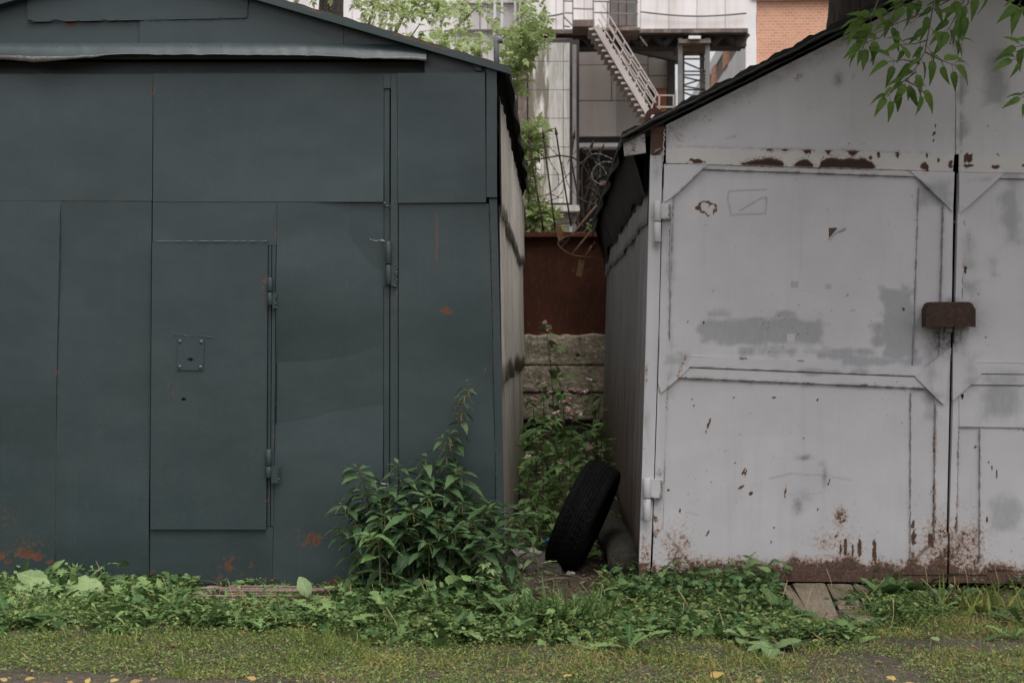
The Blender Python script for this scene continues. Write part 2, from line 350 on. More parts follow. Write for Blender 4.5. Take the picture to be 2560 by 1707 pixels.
# ================================================================== LEFT GARAGE (slate)
def maskL(X, Y):
    r = np.zeros_like(X); g = np.zeros_like(X); b = np.zeros_like(X)
    for cx, cy, rx, ry, a in [(62, 1384, 26, 9, 8), (98, 1392, 14, 6, 15), (4, 1390, 14, 8, 0), (124, 1403, 9, 3, 10), (136, 1415, 4, 8, 0), (20, 1402, 7, 3, 0),
                              (778, 1346, 6, 11, 30), (762, 1354, 5, 6, 0), (796, 1352, 5, 8, 20), (572, 1418, 9, 5, -10), (575, 1405, 4, 9, 20), (629, 1408, 2.5, 11, 15),
                              (552, 1433, 5, 3, 0), (421, 1442, 4, 5, 0), (1113, 777, 14, 5.5, 0), (1130, 775, 5, 3, 0), (856, 1460, 40, 4, 0), (545, 1448, 6, 4, 0),
                              (650, 1392, 3, 2.5, 0), (250, 1396, 2, 2, 0), (251, 1412, 1.5, 5, 0), (378, 1434, 3, 8, 10), (665, 700, 2, 5, 0), (549, 1310, 3, 3, 0), (128, 1450, 12, 4, 0), (380, 850, 2, 3, 0), (381, 955, 2, 3, 0),
                              (1252, 1219, 4, 2, 0), (890, 425, 2.2, 3, 0), (175, 58, 10, 4, 0), (382, 228, 2, 10, 0), (668, 740, 1.5, 12, 0), (669, 1250, 2, 6, 0)]:
        r = np.maximum(r, .92*blobm(X, Y, cx, cy, rx*1.05, ry*1.05, a, .95, 6))
    for cx, cy, rx, ry, k in [(70, 1365, 90, 40, .33), (20, 1300, 40, 60, .27), (565, 1405, 70, 35, .30), (780, 1350, 60, 28, .33), (630, 1440, 60, 14, .33), (740, 1330, 30, 18, .28), (900, 1455, 120, 12, .34), (345, 110, 500, 8, .30), (660, 720, 14, 60, .30), (985, 700, 14, 200, .27), (1230, 700, 10, 400, .28), (1105, 160, 120, 20, .27), (690, 560, 10, 80, .27), (440, 980, 60, 40, .24)]:
        r = np.maximum(r, k*np.exp(-((X-cx)/rx)**2-((Y-cy)/ry)**2)*(.6+.7*fbm(X, Y, 20, 44)))
    # rust at the foot of the sheets and along the laps
    r = np.maximum(r, .42*sst(1405, 1462, Y)*sst(.42, .66, fbm(X, Y, 60, 5))*1.1)
    for s in [((152, 504), (138, 1450)), ((382, 183), (375, 1455)), ((692, 506), (682, 1459)), ((995, 184), (996, 1400)), ((1232, 800), (1241, 1350))]:
        d = seg_d(X, Y, *s[0], *s[1]); r = np.maximum(r, .40*np.exp(-(d/3.5)**2)*sst(.45, .7, fbm(X, Y, 28, 8)))
    r = np.maximum(r, .36*np.exp(-(np.abs(Y-504)/2.0)**2)*sst(.45, .6, vnoise(X, Y, 60, 9)))
    for cx, cy, rx, ry in [(560, 1400, 90, 40), (1090, 700, 12, 120), (790, 1350, 50, 30), (60, 1330, 60, 90)]:
        b = np.maximum(b, .16*np.exp(-((X-cx)/rx)**2-((Y-cy)/ry)**2))
    g = np.maximum(g, .46*np.exp(-((X-70)/90)**2-((Y-1428)/18)**2)); g = np.maximum(g, .42*np.exp(-((X-770)/70)**2-((Y-1000)/14)**2))  # pale smears paint the sheen on two dents
    r = np.maximum(r, .46*blobm(X, Y, 1093, 600, 3, 90, 0, .5, 30))       # rusty run
    for sx in (1040, 1052, 1068, 1110, 1140, 1188): g = np.maximum(g, .40*np.exp(-((X-sx)/2.2)**2)*sst(505, 560, Y)*sst(1250, 700, Y))
    # peeled spots, and a darker line along the gate top
    b = np.maximum(b, .35*np.exp(-(np.abs(Y-183)/5)**2))
    r = np.maximum(r, .42*np.exp(-(np.abs(Y-108)/5)**2)*sst(.5, .7, vnoise(X, Y, 40, 19)))
    # mottled darker band along the sloping fascia
    yl = (X-700)*.2957; d2 = np.abs(Y-yl-26); b = np.maximum(b, np.where(X > 600, .5*np.exp(-(d2/9)**2)*fbm(X, Y, 12, 4), 0))
    return r, g, b
gl = thing('garage', 'dark slate-blue painted steel garage with a small wicket door in its gate', 'garage', (at(345, 1470).x, 2.8, 0))
warp = lambda s, a: (lambda X, Y: a*.9*(vnoise(X, Y, 330, s)-.5)+a*.06*(fbm(X, Y, 110, s+3, 2)-.5)+a*.5*(vnoise(X*.15, Y, 190, s+9)-.5))
def lplate(name, poly, y0, parent=gl, th=.016, st=8, a=.014, **k): return plate(name, poly, y0, th, M['slate'], parent, maskL, st, warp(len(poly)+int(poly[0][0]), a*2.7), **k)
# gate leaves
leafA = lplate('gate_leaf', [(-262, 184), (380.6, 184), (379.2, 502.5), (-262, 502.5)], 0)
lplate('lower_panel', [(-262, 503.5), (151, 503.5), (137.5, 1451), (-262, 1451)], -.005, leafA)
lplate('lower_panel', [(151.5, 504.2), (379.2, 504.2), (373.4, 1456), (138.2, 1452)], -.002, leafA)
leafB = lplate('gate_leaf', [(382.6, 184), (959, 184), (958.5, 505), (382, 505)], -.001, a=.010)
lplate('lower_panel', [(382, 506.4), (692.5, 506.4), (692, 613.5), (382, 613.5)], -.003, leafB, a=.004)
lplate('lower_panel', [(693.5, 506.4), (958.5, 506.4), (957, 1462), (682.5, 1460), (684, 1315), (693, 613)], -.004, leafB, a=.020)
lplate('lower_panel', [(376.5, 1316), (683, 1316), (681.6, 1459.5), (375, 1457)], -.002, leafB, a=.008)
lplate('gate_stile', [(960.2, 222), (973.2, 222), (971.5, 1462), (958.8, 1462)], .006, leafB)
lplate('gate_stile', [(959.6, 184.6), (976.5, 184.6), (976.5, 221), (959.6, 221)], .002, leafB)
lplate('jamb_backing', [(665, 612), (693, 612), (688, 1320), (663, 1320)], .012, leafB, th=.004, a=0)
lplate('jamb_backing', [(957, 508), (979, 508), (977, 1460), (955, 1460)], .024, leafB, th=.004, a=0)
# wicket door
wk = lplate('wicket_door', [(383, 605.5), (671, 604.5), (667.5, 1321.5), (379, 1321)], -.022, th=.018, a=.005)
lplate('hinge_stile', [(672.5, 614.5), (679, 614.5), (675.5, 1314), (669, 1314)], -.006, leafB, a=0)
lplate('hinge_stile', [(681.5, 614.5), (690.5, 614.5), (684, 1314), (677.8, 1314)], -.009, leafB, a=0)
hinge('hinge', 671.5, 685, 695, 764, 731, -.036, M['slate'], wk, (684, 692, 734, 772))
hinge('hinge', 667.5, 682, 1122, 1193, 1163, -.036, M['slate'], wk, (681, 700, 1164, 1206))
lp = lplate('lock_plate', [(447.5, 847), (514.5, 848), (511.5, 925), (446.5, 924.5)], -.031, wk, th=.009, a=0)
for x, y in ((454, 853), (507, 854), (453, 916), (505, 917)):
    v = at(x, y); v.y = -.032; MB().blob(v, .0095, 0, (1, .7, 1), .02).build('rivet', M['weld'], wk, True)
def holes(name, rects, Y, parent, mat='dark'):
    m = MB()
    for x0, y0, x1, y1 in rects:
        a, b = at(x0, y0), at(x1, y1); m.box((a.x, Y, b.z), (b.x, Y+.004, a.z))
    return m.build(name, M[mat], parent)
holes('keyhole', [(472, 895.5, 488, 899.5), (478, 893.5, 483, 902)], -.0325, wk)
holes('keyhole', [(456, 994.5, 469, 999.5), (460, 992.5, 465, 1001)], -.0260, wk)
pbead('edge_light_gap', [(384, 604.6), (527, 604.2), (670, 603.8)], -.0215, .0028, M['weld'], wk, 9, .3)  # pale bead paints the light caught along the door's top edge
pbead('edge_light_gap', [(382.6, 607), (380.5, 960), (378.8, 1320)], -.012, .0016, M['dark'], wk, 12, .3)  # dark bead drawn as the gap line down the left edge
pbead('weld_seam', [(437, 839), (460, 838), (485, 842), (510, 841), (536, 844)], -.0235, .003, M['slate'], wk, 6)
lplate('lock_tab', [(485, 839), (488, 839), (488, 848), (485, 848)], -.028, wk, a=0)
# big gate hinges
lplate('hinge_recess', [(958.6, 604), (964.5, 604), (964.5, 716), (958.6, 716)], .004, leafB, a=0)
hinge('hinge', 964.5, 979.5, 605, 713, 662, -.020, M['slate'], leafB, (979, 991, 664, 716))
hinge('hinge', 961, 976, 1214, 1322, 1271, -.020, M['slate'], leafB, (976, 988, 1272, 1324))
pbead('weld_seam', [(927, 600), (940, 603), (950, 601), (963, 604)], -.008, .007, M['bare'], leafB, 4)
pbead('weld_seam', [(928, 1202), (945, 1203), (956, 1209), (972, 1210)], -.012, .007, M['bare'], leafB, 4)
pbead('weld_seam', [(960, 506), (964, 515), (975, 517)], -.003, .006, M['slate'], leafB, 4)
# fixed front: frame strip, two panels, corner trims
lplate('front_frame', [(977.6, 184.6), (993.6, 184.6), (996, 1464), (975.5, 1463)], 0, a=.002)
lplate('front_panel', [(994.5, 185), (1213, 184), (1215.5, 507), (995.5, 508)], -.016, th=.018, a=.012)
lplate('front_panel', [(996.5, 509.5), (1222, 509.5), (1233, 900), (1243, 1464), (998.5, 1464)], -.005, th=.02, a=.012)
lplate('corner_trim', [(1216.5, 173), (1242, 173.5), (1242.5, 495), (1216.5, 494)], -.022, th=.05, a=.002)
lplate('corner_trim', [(1223, 498), (1242.5, 498), (1252.5, 900), (1259, 1250), (1262, 1462), (1244.5, 1462), (1234.5, 900)], -.012, th=.04, a=.004)
pbead('weld_seam', [(1224, 512), (1229, 700), (1234, 900), (1240, 1180), (1243, 1350)], -.012, .0032, M['slate'], gl, 7)
pbead('weld_seam', [(151.5, 520), (147, 900), (138.5, 1445)], -.006, .0016, M['slate'], leafA, 12)
# gable
def gab(x): return -105+abs(x-345)*.2957+16
GB = 183
lplate('header', [(-560, 146), (1060, 146), (1060, 183), (-560, 183)], .10, a=.004)
for i, (xa, xb) in enumerate(((-560, 348.4), (349, 857.5), (858.2, 1216))):
    top = [(xa, gab(xa))] + ([(345, gab(345))] if xa < 345 < xb else []) + [(xb, min(gab(xb), GB))]
    lplate('gable_panel', top+([(xb, 147), (xa, 147)] if i < 2 else [(xb, GB), (1061, GB), (1061, 147), (xa, 147)]), .012-.001*i, a=.008)
def jg(X, Y):
    e = sst(30, 50, Y); return X, Y + e*((vnoise(X, 0*X, 24, 5)-.5)*9-(X-68)*.017+(vnoise(X, 0*X, 5, 15)-.5)*3)
lplate('gable_hatch', rect(68, -75, 620, 55), .0005, jag=jg, a=.006)
pbead('weld_seam', [(69, 0), (70, 55), (200, 53), (420, 49), (619, 45), (620, 0)], -.001, .003, M['slate'], gl, 9, 1.5)
lplate('corner_flap', [(1182, 160), (1204, 166), (1203, 180), (1188, 176)], -.012, a=0)
# flashing over the gate: fixed strip, then bent outwards with a wavy lip
fm = []; nfx = 280
for i in range(nfx+1):
    px = -600+1666*i/nfx; wv = (vnoise(px, 0, 130, 4)-.5); fine = (vnoise(px, 0, 16, 6)-.5)
    ly = 141-6*sst(150, 330, px)+9*sst(500, 1066, px)+3*wv+fine*2; lip = (1.2+10*sst(330, 60, px)*(.7+.6*vnoise(px, 7, 90, 8))+2.5*abs(fine)+6*sst(880, 1066, px))
    o = .058+.02*wv
    kk = 1-.0*px; tp = 109+3*sst(700, 1066, px)+fine*1.5
    a = at(px, tp); b = at(px, ly-6)
    row = [(a.x, .006, a.z), (a.x, -.004, a.z), (at(px, tp+14).x, -.012, at(px, tp+14).z)]
    q = at(px, ly, -o); row.append(tuple(q)); q2 = at(px, ly+lip, -o+.012*sst(300, 0, px)); row.append(tuple(q2))
    row.append((q2.x, q2.y+.003, q2.z)); row.append((q.x, q.y+.005, q.z-.003)); row.append((a.x, .004, at(px, tp+22).z))
    fm.append(row)
V = [p for r_ in fm for p in r_]; K = 8; Fq = []; mi = []
for i in range(nfx):
    for j in range(K-1):
        Fq.append((i*K+j, (i+1)*K+j, (i+1)*K+j+1, i*K+j+1)); mi.append(1 if j in (3, 4) else 0)  # lip faces get the pale material, painting light caught on the edge
me = mesh_arrays('flashing', V, Fq, [M['slate'], M['bare']], {'mask': np.zeros((len(V), 3))}, mi=mi)
fl = link('flashing', me, gl)
for x in (28, 145, 262, 298, 362, 414, 478, 553, 641, 798, 916):
    v = at(x, 121+random.uniform(-3, 3)); v.y = -.008; MB().blob(v, .0055, 0, (1, .8, 1), .1).build('rivet', M['slate'], fl, True)
# roof
def roofL(side):
    m = MB(); ex, ez = at(345+930*side, 170).x, at(1275, 170).z; rx, rz = at(345, -105).x, at(345, -105).z
    n = 60; V = []; Fc = []
    for k, (yy, dz) in enumerate(((-.045, 0), (5.85, 0))):
        for i in range(n+1):
            t = i/n; x = rx+(ex-rx)*t; z = rz+(ez-rz)*t + .003*math.sin(i*1.7)
            V += [(x, yy, z), (x, yy, z-.018)]
    for i in range(n):
        a = 2*i; b = 2*(n+1)+2*i
        Fc += [(a, a+1, a+3, a+2), (b, b+2, b+3, b+1), (a, a+2, b+2, b), (a+1, b+1, b+3, a+3)]
    Fc += [(2*n, 2*n+1, 4*n+3, 4*n+2)]
    m.add(V, Fc); return m.build('roof', M['roofL'], gl)
M['roofL'] = simple('rusty_roof_edge', (.055, .06, .055), (.04, .045, .042), 12, .8, .5, .005, (.13, .045, .02))
roofL(1); roofL(-1)
for s in (1, -1):
    def fx(x): return 345+(x-345)*s
    pp = [(345, -101), (fx(1277), 174), (fx(1277), 190 if s > 0 else 192), (345, -82)]
    if s < 0: pp = pp[::-1]
    def mf(X, Y):
        r, g, b = maskL(X, Y); yl = -101+np.abs(X-345)*.2955
        r = np.maximum(r, (.62*np.exp(-(np.abs(Y-yl)/5.0)**2))*sst(.42, .58, fbm(X, Y, 70, 12))*sst(1215, 1130, X)); return r, g, b
    plate('fascia', pp, -.05, .05, M['slate'], gl, mf, 7)
# side and back walls
def corrwall(name, parent, Xf, z0, z1, Ya, Yb, mat, side, amp=.009, pitch=.31, ragged=.03, seed=1, zb=None, off=0, widths=1.05):
    """one row of corrugated sheets; Xf(z) is the wall line; ragged lower edge"""
    nY = int((Yb-Ya)/.0165); nz = 8; ys = np.linspace(Ya, Yb, nY+1); V = []
    for i, y in enumerate(ys):
        sh = int((y-Ya)/widths); rs = random.Random(seed*31+sh); dz = rs.uniform(-ragged, ragged); tilt = rs.uniform(-.05, .05)
        lo = z0+dz*min(1, (y-Ya)/.5)+.35*ragged*(((y-Ya)/pitch+.5) % 1-.5)+tilt*((y-Ya) % widths)+.006*math.sin(y*90); dx = rs.uniform(0, .006)+.010*((y-Ya) % widths)/widths
        for j in range(nz+1):
            z = lo+(z1-lo)*j/nz; kick = .003*max(0, 1-j/2)*(.4+rs.random())*min(1, (y-Ya)/.4)
            x = Xf(z)+side*(off+dx+kick+amp*(-.5+.5*math.sin(2*math.pi*(y-Ya)/pitch+1.5))+.003*math.sin(y*60))
            V.append((x, y, z))
    m = (nz+1); Fq = [(i*m+j, (i+1)*m+j, (i+1)*m+j+1, i*m+j+1) for i in range(nY) for j in range(nz)]
    V2 = [(x-side*.004, y, z) for x, y, z in V]; n = len(V)
    Fq += [(a+n, d+n, c+n, b+n) for a, b, c, d in Fq]
    Fq += [(i*m, i*m+n, (i+1)*m+n, (i+1)*m) for i in range(nY)]
    me = mesh_arrays(name, V+V2, Fq, mat); me.shade_smooth(); return link(name, me, parent)
def XL(z): t = (at(0, 1455).z-z)/(at(0, 1455).z-at(0, 175).z); return at(1262, 1455).x+(at(1243, 175).x-at(1262, 1455).x)*t
def zf(py): return at(0, py).z
corrwall('side_cladding', gl, XL, zf(535), zf(244), .03, 5.72, M['sheetL'], 1, seed=2, off=.004, ragged=.035, widths=.8)
corrwall('side_cladding', gl, XL, zf(960), zf(515), .03, 5.72, M['sheetL'], 1, seed=5, off=-.008, widths=.8, ragged=.02)
corrwall('side_cladding', gl, XL, .02, zf(935), .03, 5.72, M['sheetL'], 1, seed=9, off=-.020, ragged=.01)
mb = MB(); x0 = at(-585, 170).x; x1 = XL(1.2)-.02
mb.box((x1-.06, .06, 0), (x1-.04, 5.7, zf(176))); mb.box((x0, .06, 0), (x0+.02, 5.7, zf(176)))
mb.box((x0, 5.7, 0), (x1-.04, 5.72, zf(176)))
mb.add([(x0, 5.71, zf(176)), (x1-.04, 5.71, zf(176)), (at(345, -95).x, 5.71, zf(-95))], [(0, 1, 2)])
mb.box((x0, .05, 0), (at(-263, 0).x, .06, zf(175)))
mb.build('wall', M['tar'], gl)
mb = MB(); mb.box((x0, .03, -.05), (x1, .07, .022)); mb.build('sill', M['timber'], gl)
# torn felt hanging from the eave
def flap(name, parent, X0, z0, Ya, Yb, drop, side, seed, endk=0.0, mat='tar', inner=.0, step=.03):
    n = int((Yb-Ya)/step); V = []; nz = 5
    for i in range(n+1):
        y = Ya+(Yb-Ya)*i/n; f = (y-Ya)/(Yb-Ya)
        d = drop*(.8+.4*fbm(y*100, seed*7, 60, seed))+endk*sst(.75, 1, f)*(.5+vnoise(y*100, 3, 14, seed))+.006*vnoise(y*100, 0, 3, seed)
        for j in range(nz+1):
            t = j/nz; V.append((X0+side*(.003*math.sin(y*6+seed)+.012*t*math.sin(y*5+seed*2)-inner*t), y, z0-d*t))
    m = nz+1; Fq = [(i*m+j, (i+1)*m+j, (i+1)*m+j+1, i*m+j+1) for i in range(n) for j in range(nz)]
    N = len(V); V2 = [(x-side*.004, y, z-.001) for x, y, z in V]; Fq += [(a+N, d+N, c+N, b+N) for a, b, c, d in Fq]
    Fq += [(i*m+nz, (i+1)*m+nz, (i+1)*m+nz+N, i*m+nz+N) for i in range(n)]
    me = mesh_arrays(name, V+V2, Fq, M[mat], smooth=True); return link(name, me, parent)
flap('roofing_felt', gl, at(1276, 170).x, zf(172), -.04, 5.86, .07, 1, 3, .10)
flap('eave_felt_shade', gl, at(1262, 170).x, zf(178), .05, 5.7, .10, 1, 5, 0.0, inner=.05)
mb = MB(); mb.tube([at(1242, 205, 1.2), at(1241, 120, 1.2), at(1240, 103, 1.2), at(1243, 95, 1.2), at(1249, 96, 1.2), at(1251, 108, 1.2)], .017, 10)
mb.build('vent_pipe', simple('grey_pipe_metal', (.13, .14, .15), (.2, .2, .21), 20, .4, .2), gl, True)
# ================================================================== RIGHT GARAGE (silver grey)
RB = []  # rust blobs: cx, cy, rx, ry, angle
def c4(x, y, rx, ry, a=0): RB.append((1600+x/2.24, y/2.24, rx/2.24, ry/2.24, a))
def c6(x, y, rx, ry, a=0): RB.append((1600+x/2.4125, 350+y/2.4125, rx/2.4125, ry/2.4125, a))
def cl(x, y, rx, ry, a=0): RB.append((1560+x/2.24, 800+y/2.24, rx/2.24, ry/2.24, a))
def c5(x, y, rx, ry, a=0): RB.append((2100+x/1.741, 600+y/1.741, rx/1.741, ry/1.741, a))
for q in [(1657, 704, 7, 9), (1647, 750, 12, 9), (1646, 785, 4, 7), (1330, 870, 12, 22, 10), (1290, 888, 8, 12), (1440, 872, 6, 18), (1602, 876, 7, 17), (1666, 900, 6, 16), (1590, 935, 28, 20, 40),
          (1735, 920, 12, 26), (1835, 885, 22, 34, 15), (1830, 930, 40, 10), (1985, 938, 26, 10, 5), (2142, 930, 12, 10), (2004, 868, 5, 8), (1760, 930, 14, 10), (1818, 1508, 8, 18), (320, 905, 40, 10, 10)]: c4(*q)
for q in [(395, 412, 62, 46, 20)]: c6(*q)
for q in [(375, 440, 6, 12, -20), (390, 472, 6, 12, -20), (474, 585, 5, 46, 20), (617, 434, 5, 5), (838, 434, 14, 3), (880, 430, 20, 2), (1083, 442, 8, 5), (1007, 663, 4, 4), (718, 438, 16, 2),
          (410, 578, 4, 3), (622, 801, 10, 4), (670, 848, 6, 24, 25), (684, 850, 5, 22, 20), (652, 938, 26, 6, -35), (712, 968, 14, 8, -30), (904, 962, 4, 46, 2), (1146, 910, 4, 22, 20), (248, 952, 8, 10),
          (316, 1070, 5, 14, -10), (468, 1195, 4, 26, 25), (822, 1242, 3, 9), (840, 1160, 3, 6, 20), (1085, 1060, 8, 6), (1215, 1085, 7, 5), (1200, 1110, 4, 6), (1232, 1125, 6, 4), (1190, 1210, 12, 5), (446, 16, 8, 10), (360, 6, 4, 8),
          (1215, 1270, 5, 46), (1240, 1270, 7, 60), (1283, 1290, 5, 40), (130, 45, 5, 7)]: cl(*q)
for q in [(545, 128, 8, 14), (623, 215, 4, 4), (603, 234, 4, 4), (675, 404, 9, 3), (634, 424, 4, 3), (647, 965, 3, 5), (660, 990, 3, 12), (683, 1020, 2, 22), (590, 898, 3, 5), (640, 1215, 3, 12), (318, 1240, 8, 20), (322, 1290, 10, 34), (395, 1305, 10, 26),
          (150, 1355, 9, 55), (85, 1340, 8, 40), (275, 300, 4, 10), (513, 1160, 4, 26), (507, 1230, 5, 40), (470, 320, 60, 5)]: c5(*q)
def gate_x(y): return 2390+(y-400)*-.0286
def maskR(X, Y):
    r = np.zeros_like(X); g = np.zeros_like(X); b = np.zeros_like(X); al = np.zeros_like(X)
    near = lambda cx, cy, rx, ry: (np.abs(X-cx) < 3*max(rx, ry)+12) & (np.abs(Y-cy) < 3*max(rx, ry)+12)
    for cx, cy, rx, ry, *a in RB:
        m = near(cx, cy, rx, ry)
        if m.any(): r[m] = np.maximum(r[m], blobm(X[m], Y[m], cx, cy, rx, ry, a[0] if a else 0, .75, 7)*.9)
    al = np.maximum(al, np.where(Y < 440, .55*sst(.6, .9, r), .25*sst(.7, .9, r)))
    # peeled band over the gate: flat-edged bare patches
    for x0, x1, y0, y1, k in ((1853, 1958, 399, 415, 0), (1986, 2031, 399, 413, 1), (2048, 2184, 399, 420, 0), (1909, 1936, 370, 377, 2), (1948, 1973, 371, 377, 2), (2004, 2030, 372, 383, 2), (2062, 2076, 374, 386, 2), (2116, 2146, 375, 389, 2), (2236, 2244, 377, 383, 2)):
        m = (X > x0-20) & (X < x1+20) & (Y > y0-20) & (Y < y1+20)
        if not m.any(): continue
        x, y = X[m], Y[m]; t = np.clip((x-x0)/(x1-x0), 0, 1)
        env = np.sqrt(np.clip(1-(2*t-1)**6, 0, 1)) if k == 0 else np.sqrt(np.clip(1-(2*t-1)**2, 0, 1))
        if x0 == 1853: env = np.clip(.15+1.6*t, 0, 1)*np.sqrt(np.clip(1-t**10, 0, 1))
        env = env if k != 2 else 1-(2*t-1)**2; hh = (y1-y0)*env*((.92 if k != 2 else .75)+.3*vnoise(x, 0*x, 9, 3)); bot = 407.5+(x-1665)*.0294; top = 367+(x-1665)*.0257
        dd = (hh-(bot-y))/4.5 if k != 2 else (hh-(y-top))/4.5-.5
        dd = np.minimum(dd, (y-top)/2.5)
        dd = np.minimum(np.minimum(dd, np.minimum(x-x0, x1-x)/4.0), (bot-y)/3.0 if k != 2 else 9)
        r[m] = np.maximum(r[m], .40*sst(-5, -.5, dd)); q = np.clip(.5+dd*.8, 0, 1)*1.3; r[m] = np.maximum(r[m], q); al[m] = np.maximum(al[m], sst(.75, 1.2, q)*.85)
    for cx, cy, rx, ry, *a in RB:
        if max(rx, ry) < 2.2: continue
        m = (np.abs(X-cx) < 12) & (Y > cy-4) & (Y < cy+60)
        if m.any(): x, y = X[m], Y[m]; r[m] = np.maximum(r[m], .37*np.exp(-((x-cx)/max(1.8, rx*.5))**2)*sst(cy-4, cy+2, y)*sst(cy+14+ry*6, cy, y))
    # sill of bare primer along the foot with ragged edge
    edge = 1408+12*(fbm(X, 0*X, 40, 3)-.5)*2 - 18*np.exp(-((X-2120)/35)**2) - 12*np.exp(-((X-2030)/30)**2) - 22*np.exp(-((X-1985)/14)**2)+(X-1900)*.012
    edge = edge - 10*np.exp(-((X-2440)/300)**2)*0 - 26*np.exp(-((X-2350)/22)**2) - 30*np.exp(-((X-2282)/10)**2)
    edge = edge + np.where((X > 1640) & (X < 1720), 14, 0) + 26*np.exp(-((X-2425)/30)**2)
    rf = np.clip(.5+(Y-edge)/np.where(Y < edge, 75, 80), 0, 1.0)*np.where(fbm(X, Y, 40, 77) > .60, .86, 1); r = np.maximum(r, rf)
    # blistering above the foot
    zone = np.maximum(.8*np.exp(-((X-2100)/26)**2-((Y-1290)/36)**2)*1.1, sst(1170, 1400, Y)*(.25+.45*np.exp(-((X-1690)/45)**2)+.5*np.exp(-((X-2345)/60)**2)+.4*np.exp(-((X-2090)/60)**2)+.45*np.exp(-((X-2430)/50)**2)+.4*np.exp(-((X-1612)/14)**2)))
    r = np.maximum(r, zone*.74*(.5+.8*fbm(X, Y, 26, 6)))
    # rust running along welded seams
    for x1, y1, x2, y2, k, wd in ((1673, 860, 1656, 1310, .40, 5), (1656, 1318, 1723, 1407, .52, 7), (2338, 1010, 2335, 1345, .47, 7), (2276, 970, 2275, 1385, .43, 4), (2396, 1067, 2390, 1330, .46, 5), (2450, 1070, 2449, 1405, .44, 4),
                                  (2335, 1350, 2252, 1436, .45, 6), (2390, 1341, 2462, 1421, .42, 5), (2296, 500, 2281, 915, .34, 4), (2356, 510, 2350, 850, .34, 4), (1683, 490, 1672, 850, .36, 4), (1665, 408, 2379, 430, .36, 4),
                                  (1660, 330, 1658, 410, .45, 6), (1697, 943, 1800, 948, .38, 6), (1713, 891, 1692, 943, .40, 8), (1616, 905, 1612, 1080, .40, 6), (2410, 560, 2402, 860, .34, 5), (2398, 1067, 2560, 1075, .36, 4), (2460, 862, 2560, 868, .36, 4), (2480, 440, 2560, 442, .34, 4)):
        d = seg_d(X, Y, x1, y1, x2, y2); r = np.maximum(r, (k+.06)*np.exp(-(d/wd)**2)*sst(.30, .62, fbm(X, Y, 36, 9)))
    r = np.maximum(r, .44*np.exp(-((X-1646)/26)**2)*sst(1180, 1300, Y)*fbm(X, Y, 18, 2)*1.6)
    # scratch drawing: box with a diagonal, grey primer lines
    for s in ((1822, 478, 1915, 474), (1822, 478, 1820, 500), (1820, 500, 1828, 538), (1828, 538, 1914, 534), (1917, 494, 1914, 534), (1850, 527, 1902, 496), (1902, 496, 1917, 494)):
        g = np.maximum(g, .58*np.exp(-(seg_d(X, Y, *s)/3.0)**2)); b = np.maximum(b, .22*np.exp(-(seg_d(X, Y, *s)/2.6)**2))
    # scribbled rust flake ring
    m = (np.abs(X-1764) < 50) & (np.abs(Y-520) < 40)
    if m.any():
        x, y = X[m], Y[m]; d = np.abs(np.hypot((x-1768)/22, (y-520)/17)-1+(fbm(x, y, 16, 3)-.5)*1.2); r[m] = np.clip(r[m]*.0, 0, 1)
        r[m] = np.maximum(.75*np.exp(-(d/.13)**2), .9*blobm(x, y, 1743, 521, 6, 6, 0, .4, 6)); d2 = np.abs(np.hypot((x-1760)/11, (y-514)/8)-1+(fbm(x, y, 10, 5)-.5)); r[m] = np.maximum(r[m], .62*np.exp(-(d2/.18)**2))
    # flaked triangle with a curl of scratched paint
    tri = np.minimum(np.minimum(X-2072.5, Y-569.5), (2094-X)*.9-(Y-570)*.75); r = np.maximum(r, np.where((tri > -2) & (Y < 600), np.clip(.5+tri/2.5, 0, 1.1), 0))
    # fresh roller patches
    def patch(x0, y0, x1, y1, k=.62, sc=30, e=9):
        d = np.minimum(np.minimum(X-x0, x1-X), np.minimum(Y-y0, y1-Y))+(fbm(X, Y*1.6, 44, int(x0), 5) - .5)*44
        return k*np.clip(.5+d/(e*3.0), 0, 1)
    for p in ((1745, 790, 2060, 866), (1850, 866, 2190, 892), (1930, 765, 2000, 800), (1762, 772, 1830, 800), (2200, 720, 2290, 900), (2180, 800, 2215, 870), (2240, 700, 2285, 740), (2040, 880, 2300, 900)): g = np.maximum(g, patch(*p))
    for p in ((1975, 704, 1996, 721), (2060, 708, 2078, 723), (1968, 836, 1988, 852)):
        inside = (X > p[0]) & (X < p[2]) & (Y > p[1]) & (Y < p[3]); g = np.where(inside, .12 if p[1] > 800 else .5, g)
    for p in ((2300, 850, 2350, 1060, .6, 60, 20), (1664, 560, 1690, 1000, .52, 60, 14), (2455, 120, 2520, 270, .66, 40, 16), (2392, 160, 2416, 372, .6, 30, 10), (2500, 420, 2560, 620, .6, 50, 16), (2470, 640, 2500, 700, .5, 50, 16), (2400, 560, 2450, 690, .50, 50, 20),
              (2440, 920, 2560, 1060, .62, 60, 24), (2460, 1230, 2560, 1340, .55, 60, 20), (2290, 450, 2380, 520, .6, 50, 16), (2405, 440, 2480, 460, .56, 30, 10), (1980, 920, 2300, 935, .6, 60, 8), (2100, 890, 2310, 915, .6, 60, 8), (1735, 925, 1800, 935, .55, 60, 8), (1655, 880, 1725, 920, .55, 30, 10),
              (2404, 700, 2450, 830, .62, 40, 18), (2400, 880, 2450, 980, .6, 40, 18), (2030, 375, 2110, 395, .5, 30, 8), (1606, 1000, 1632, 1110, .6, 30, 10)): g = np.maximum(g, patch(*p))
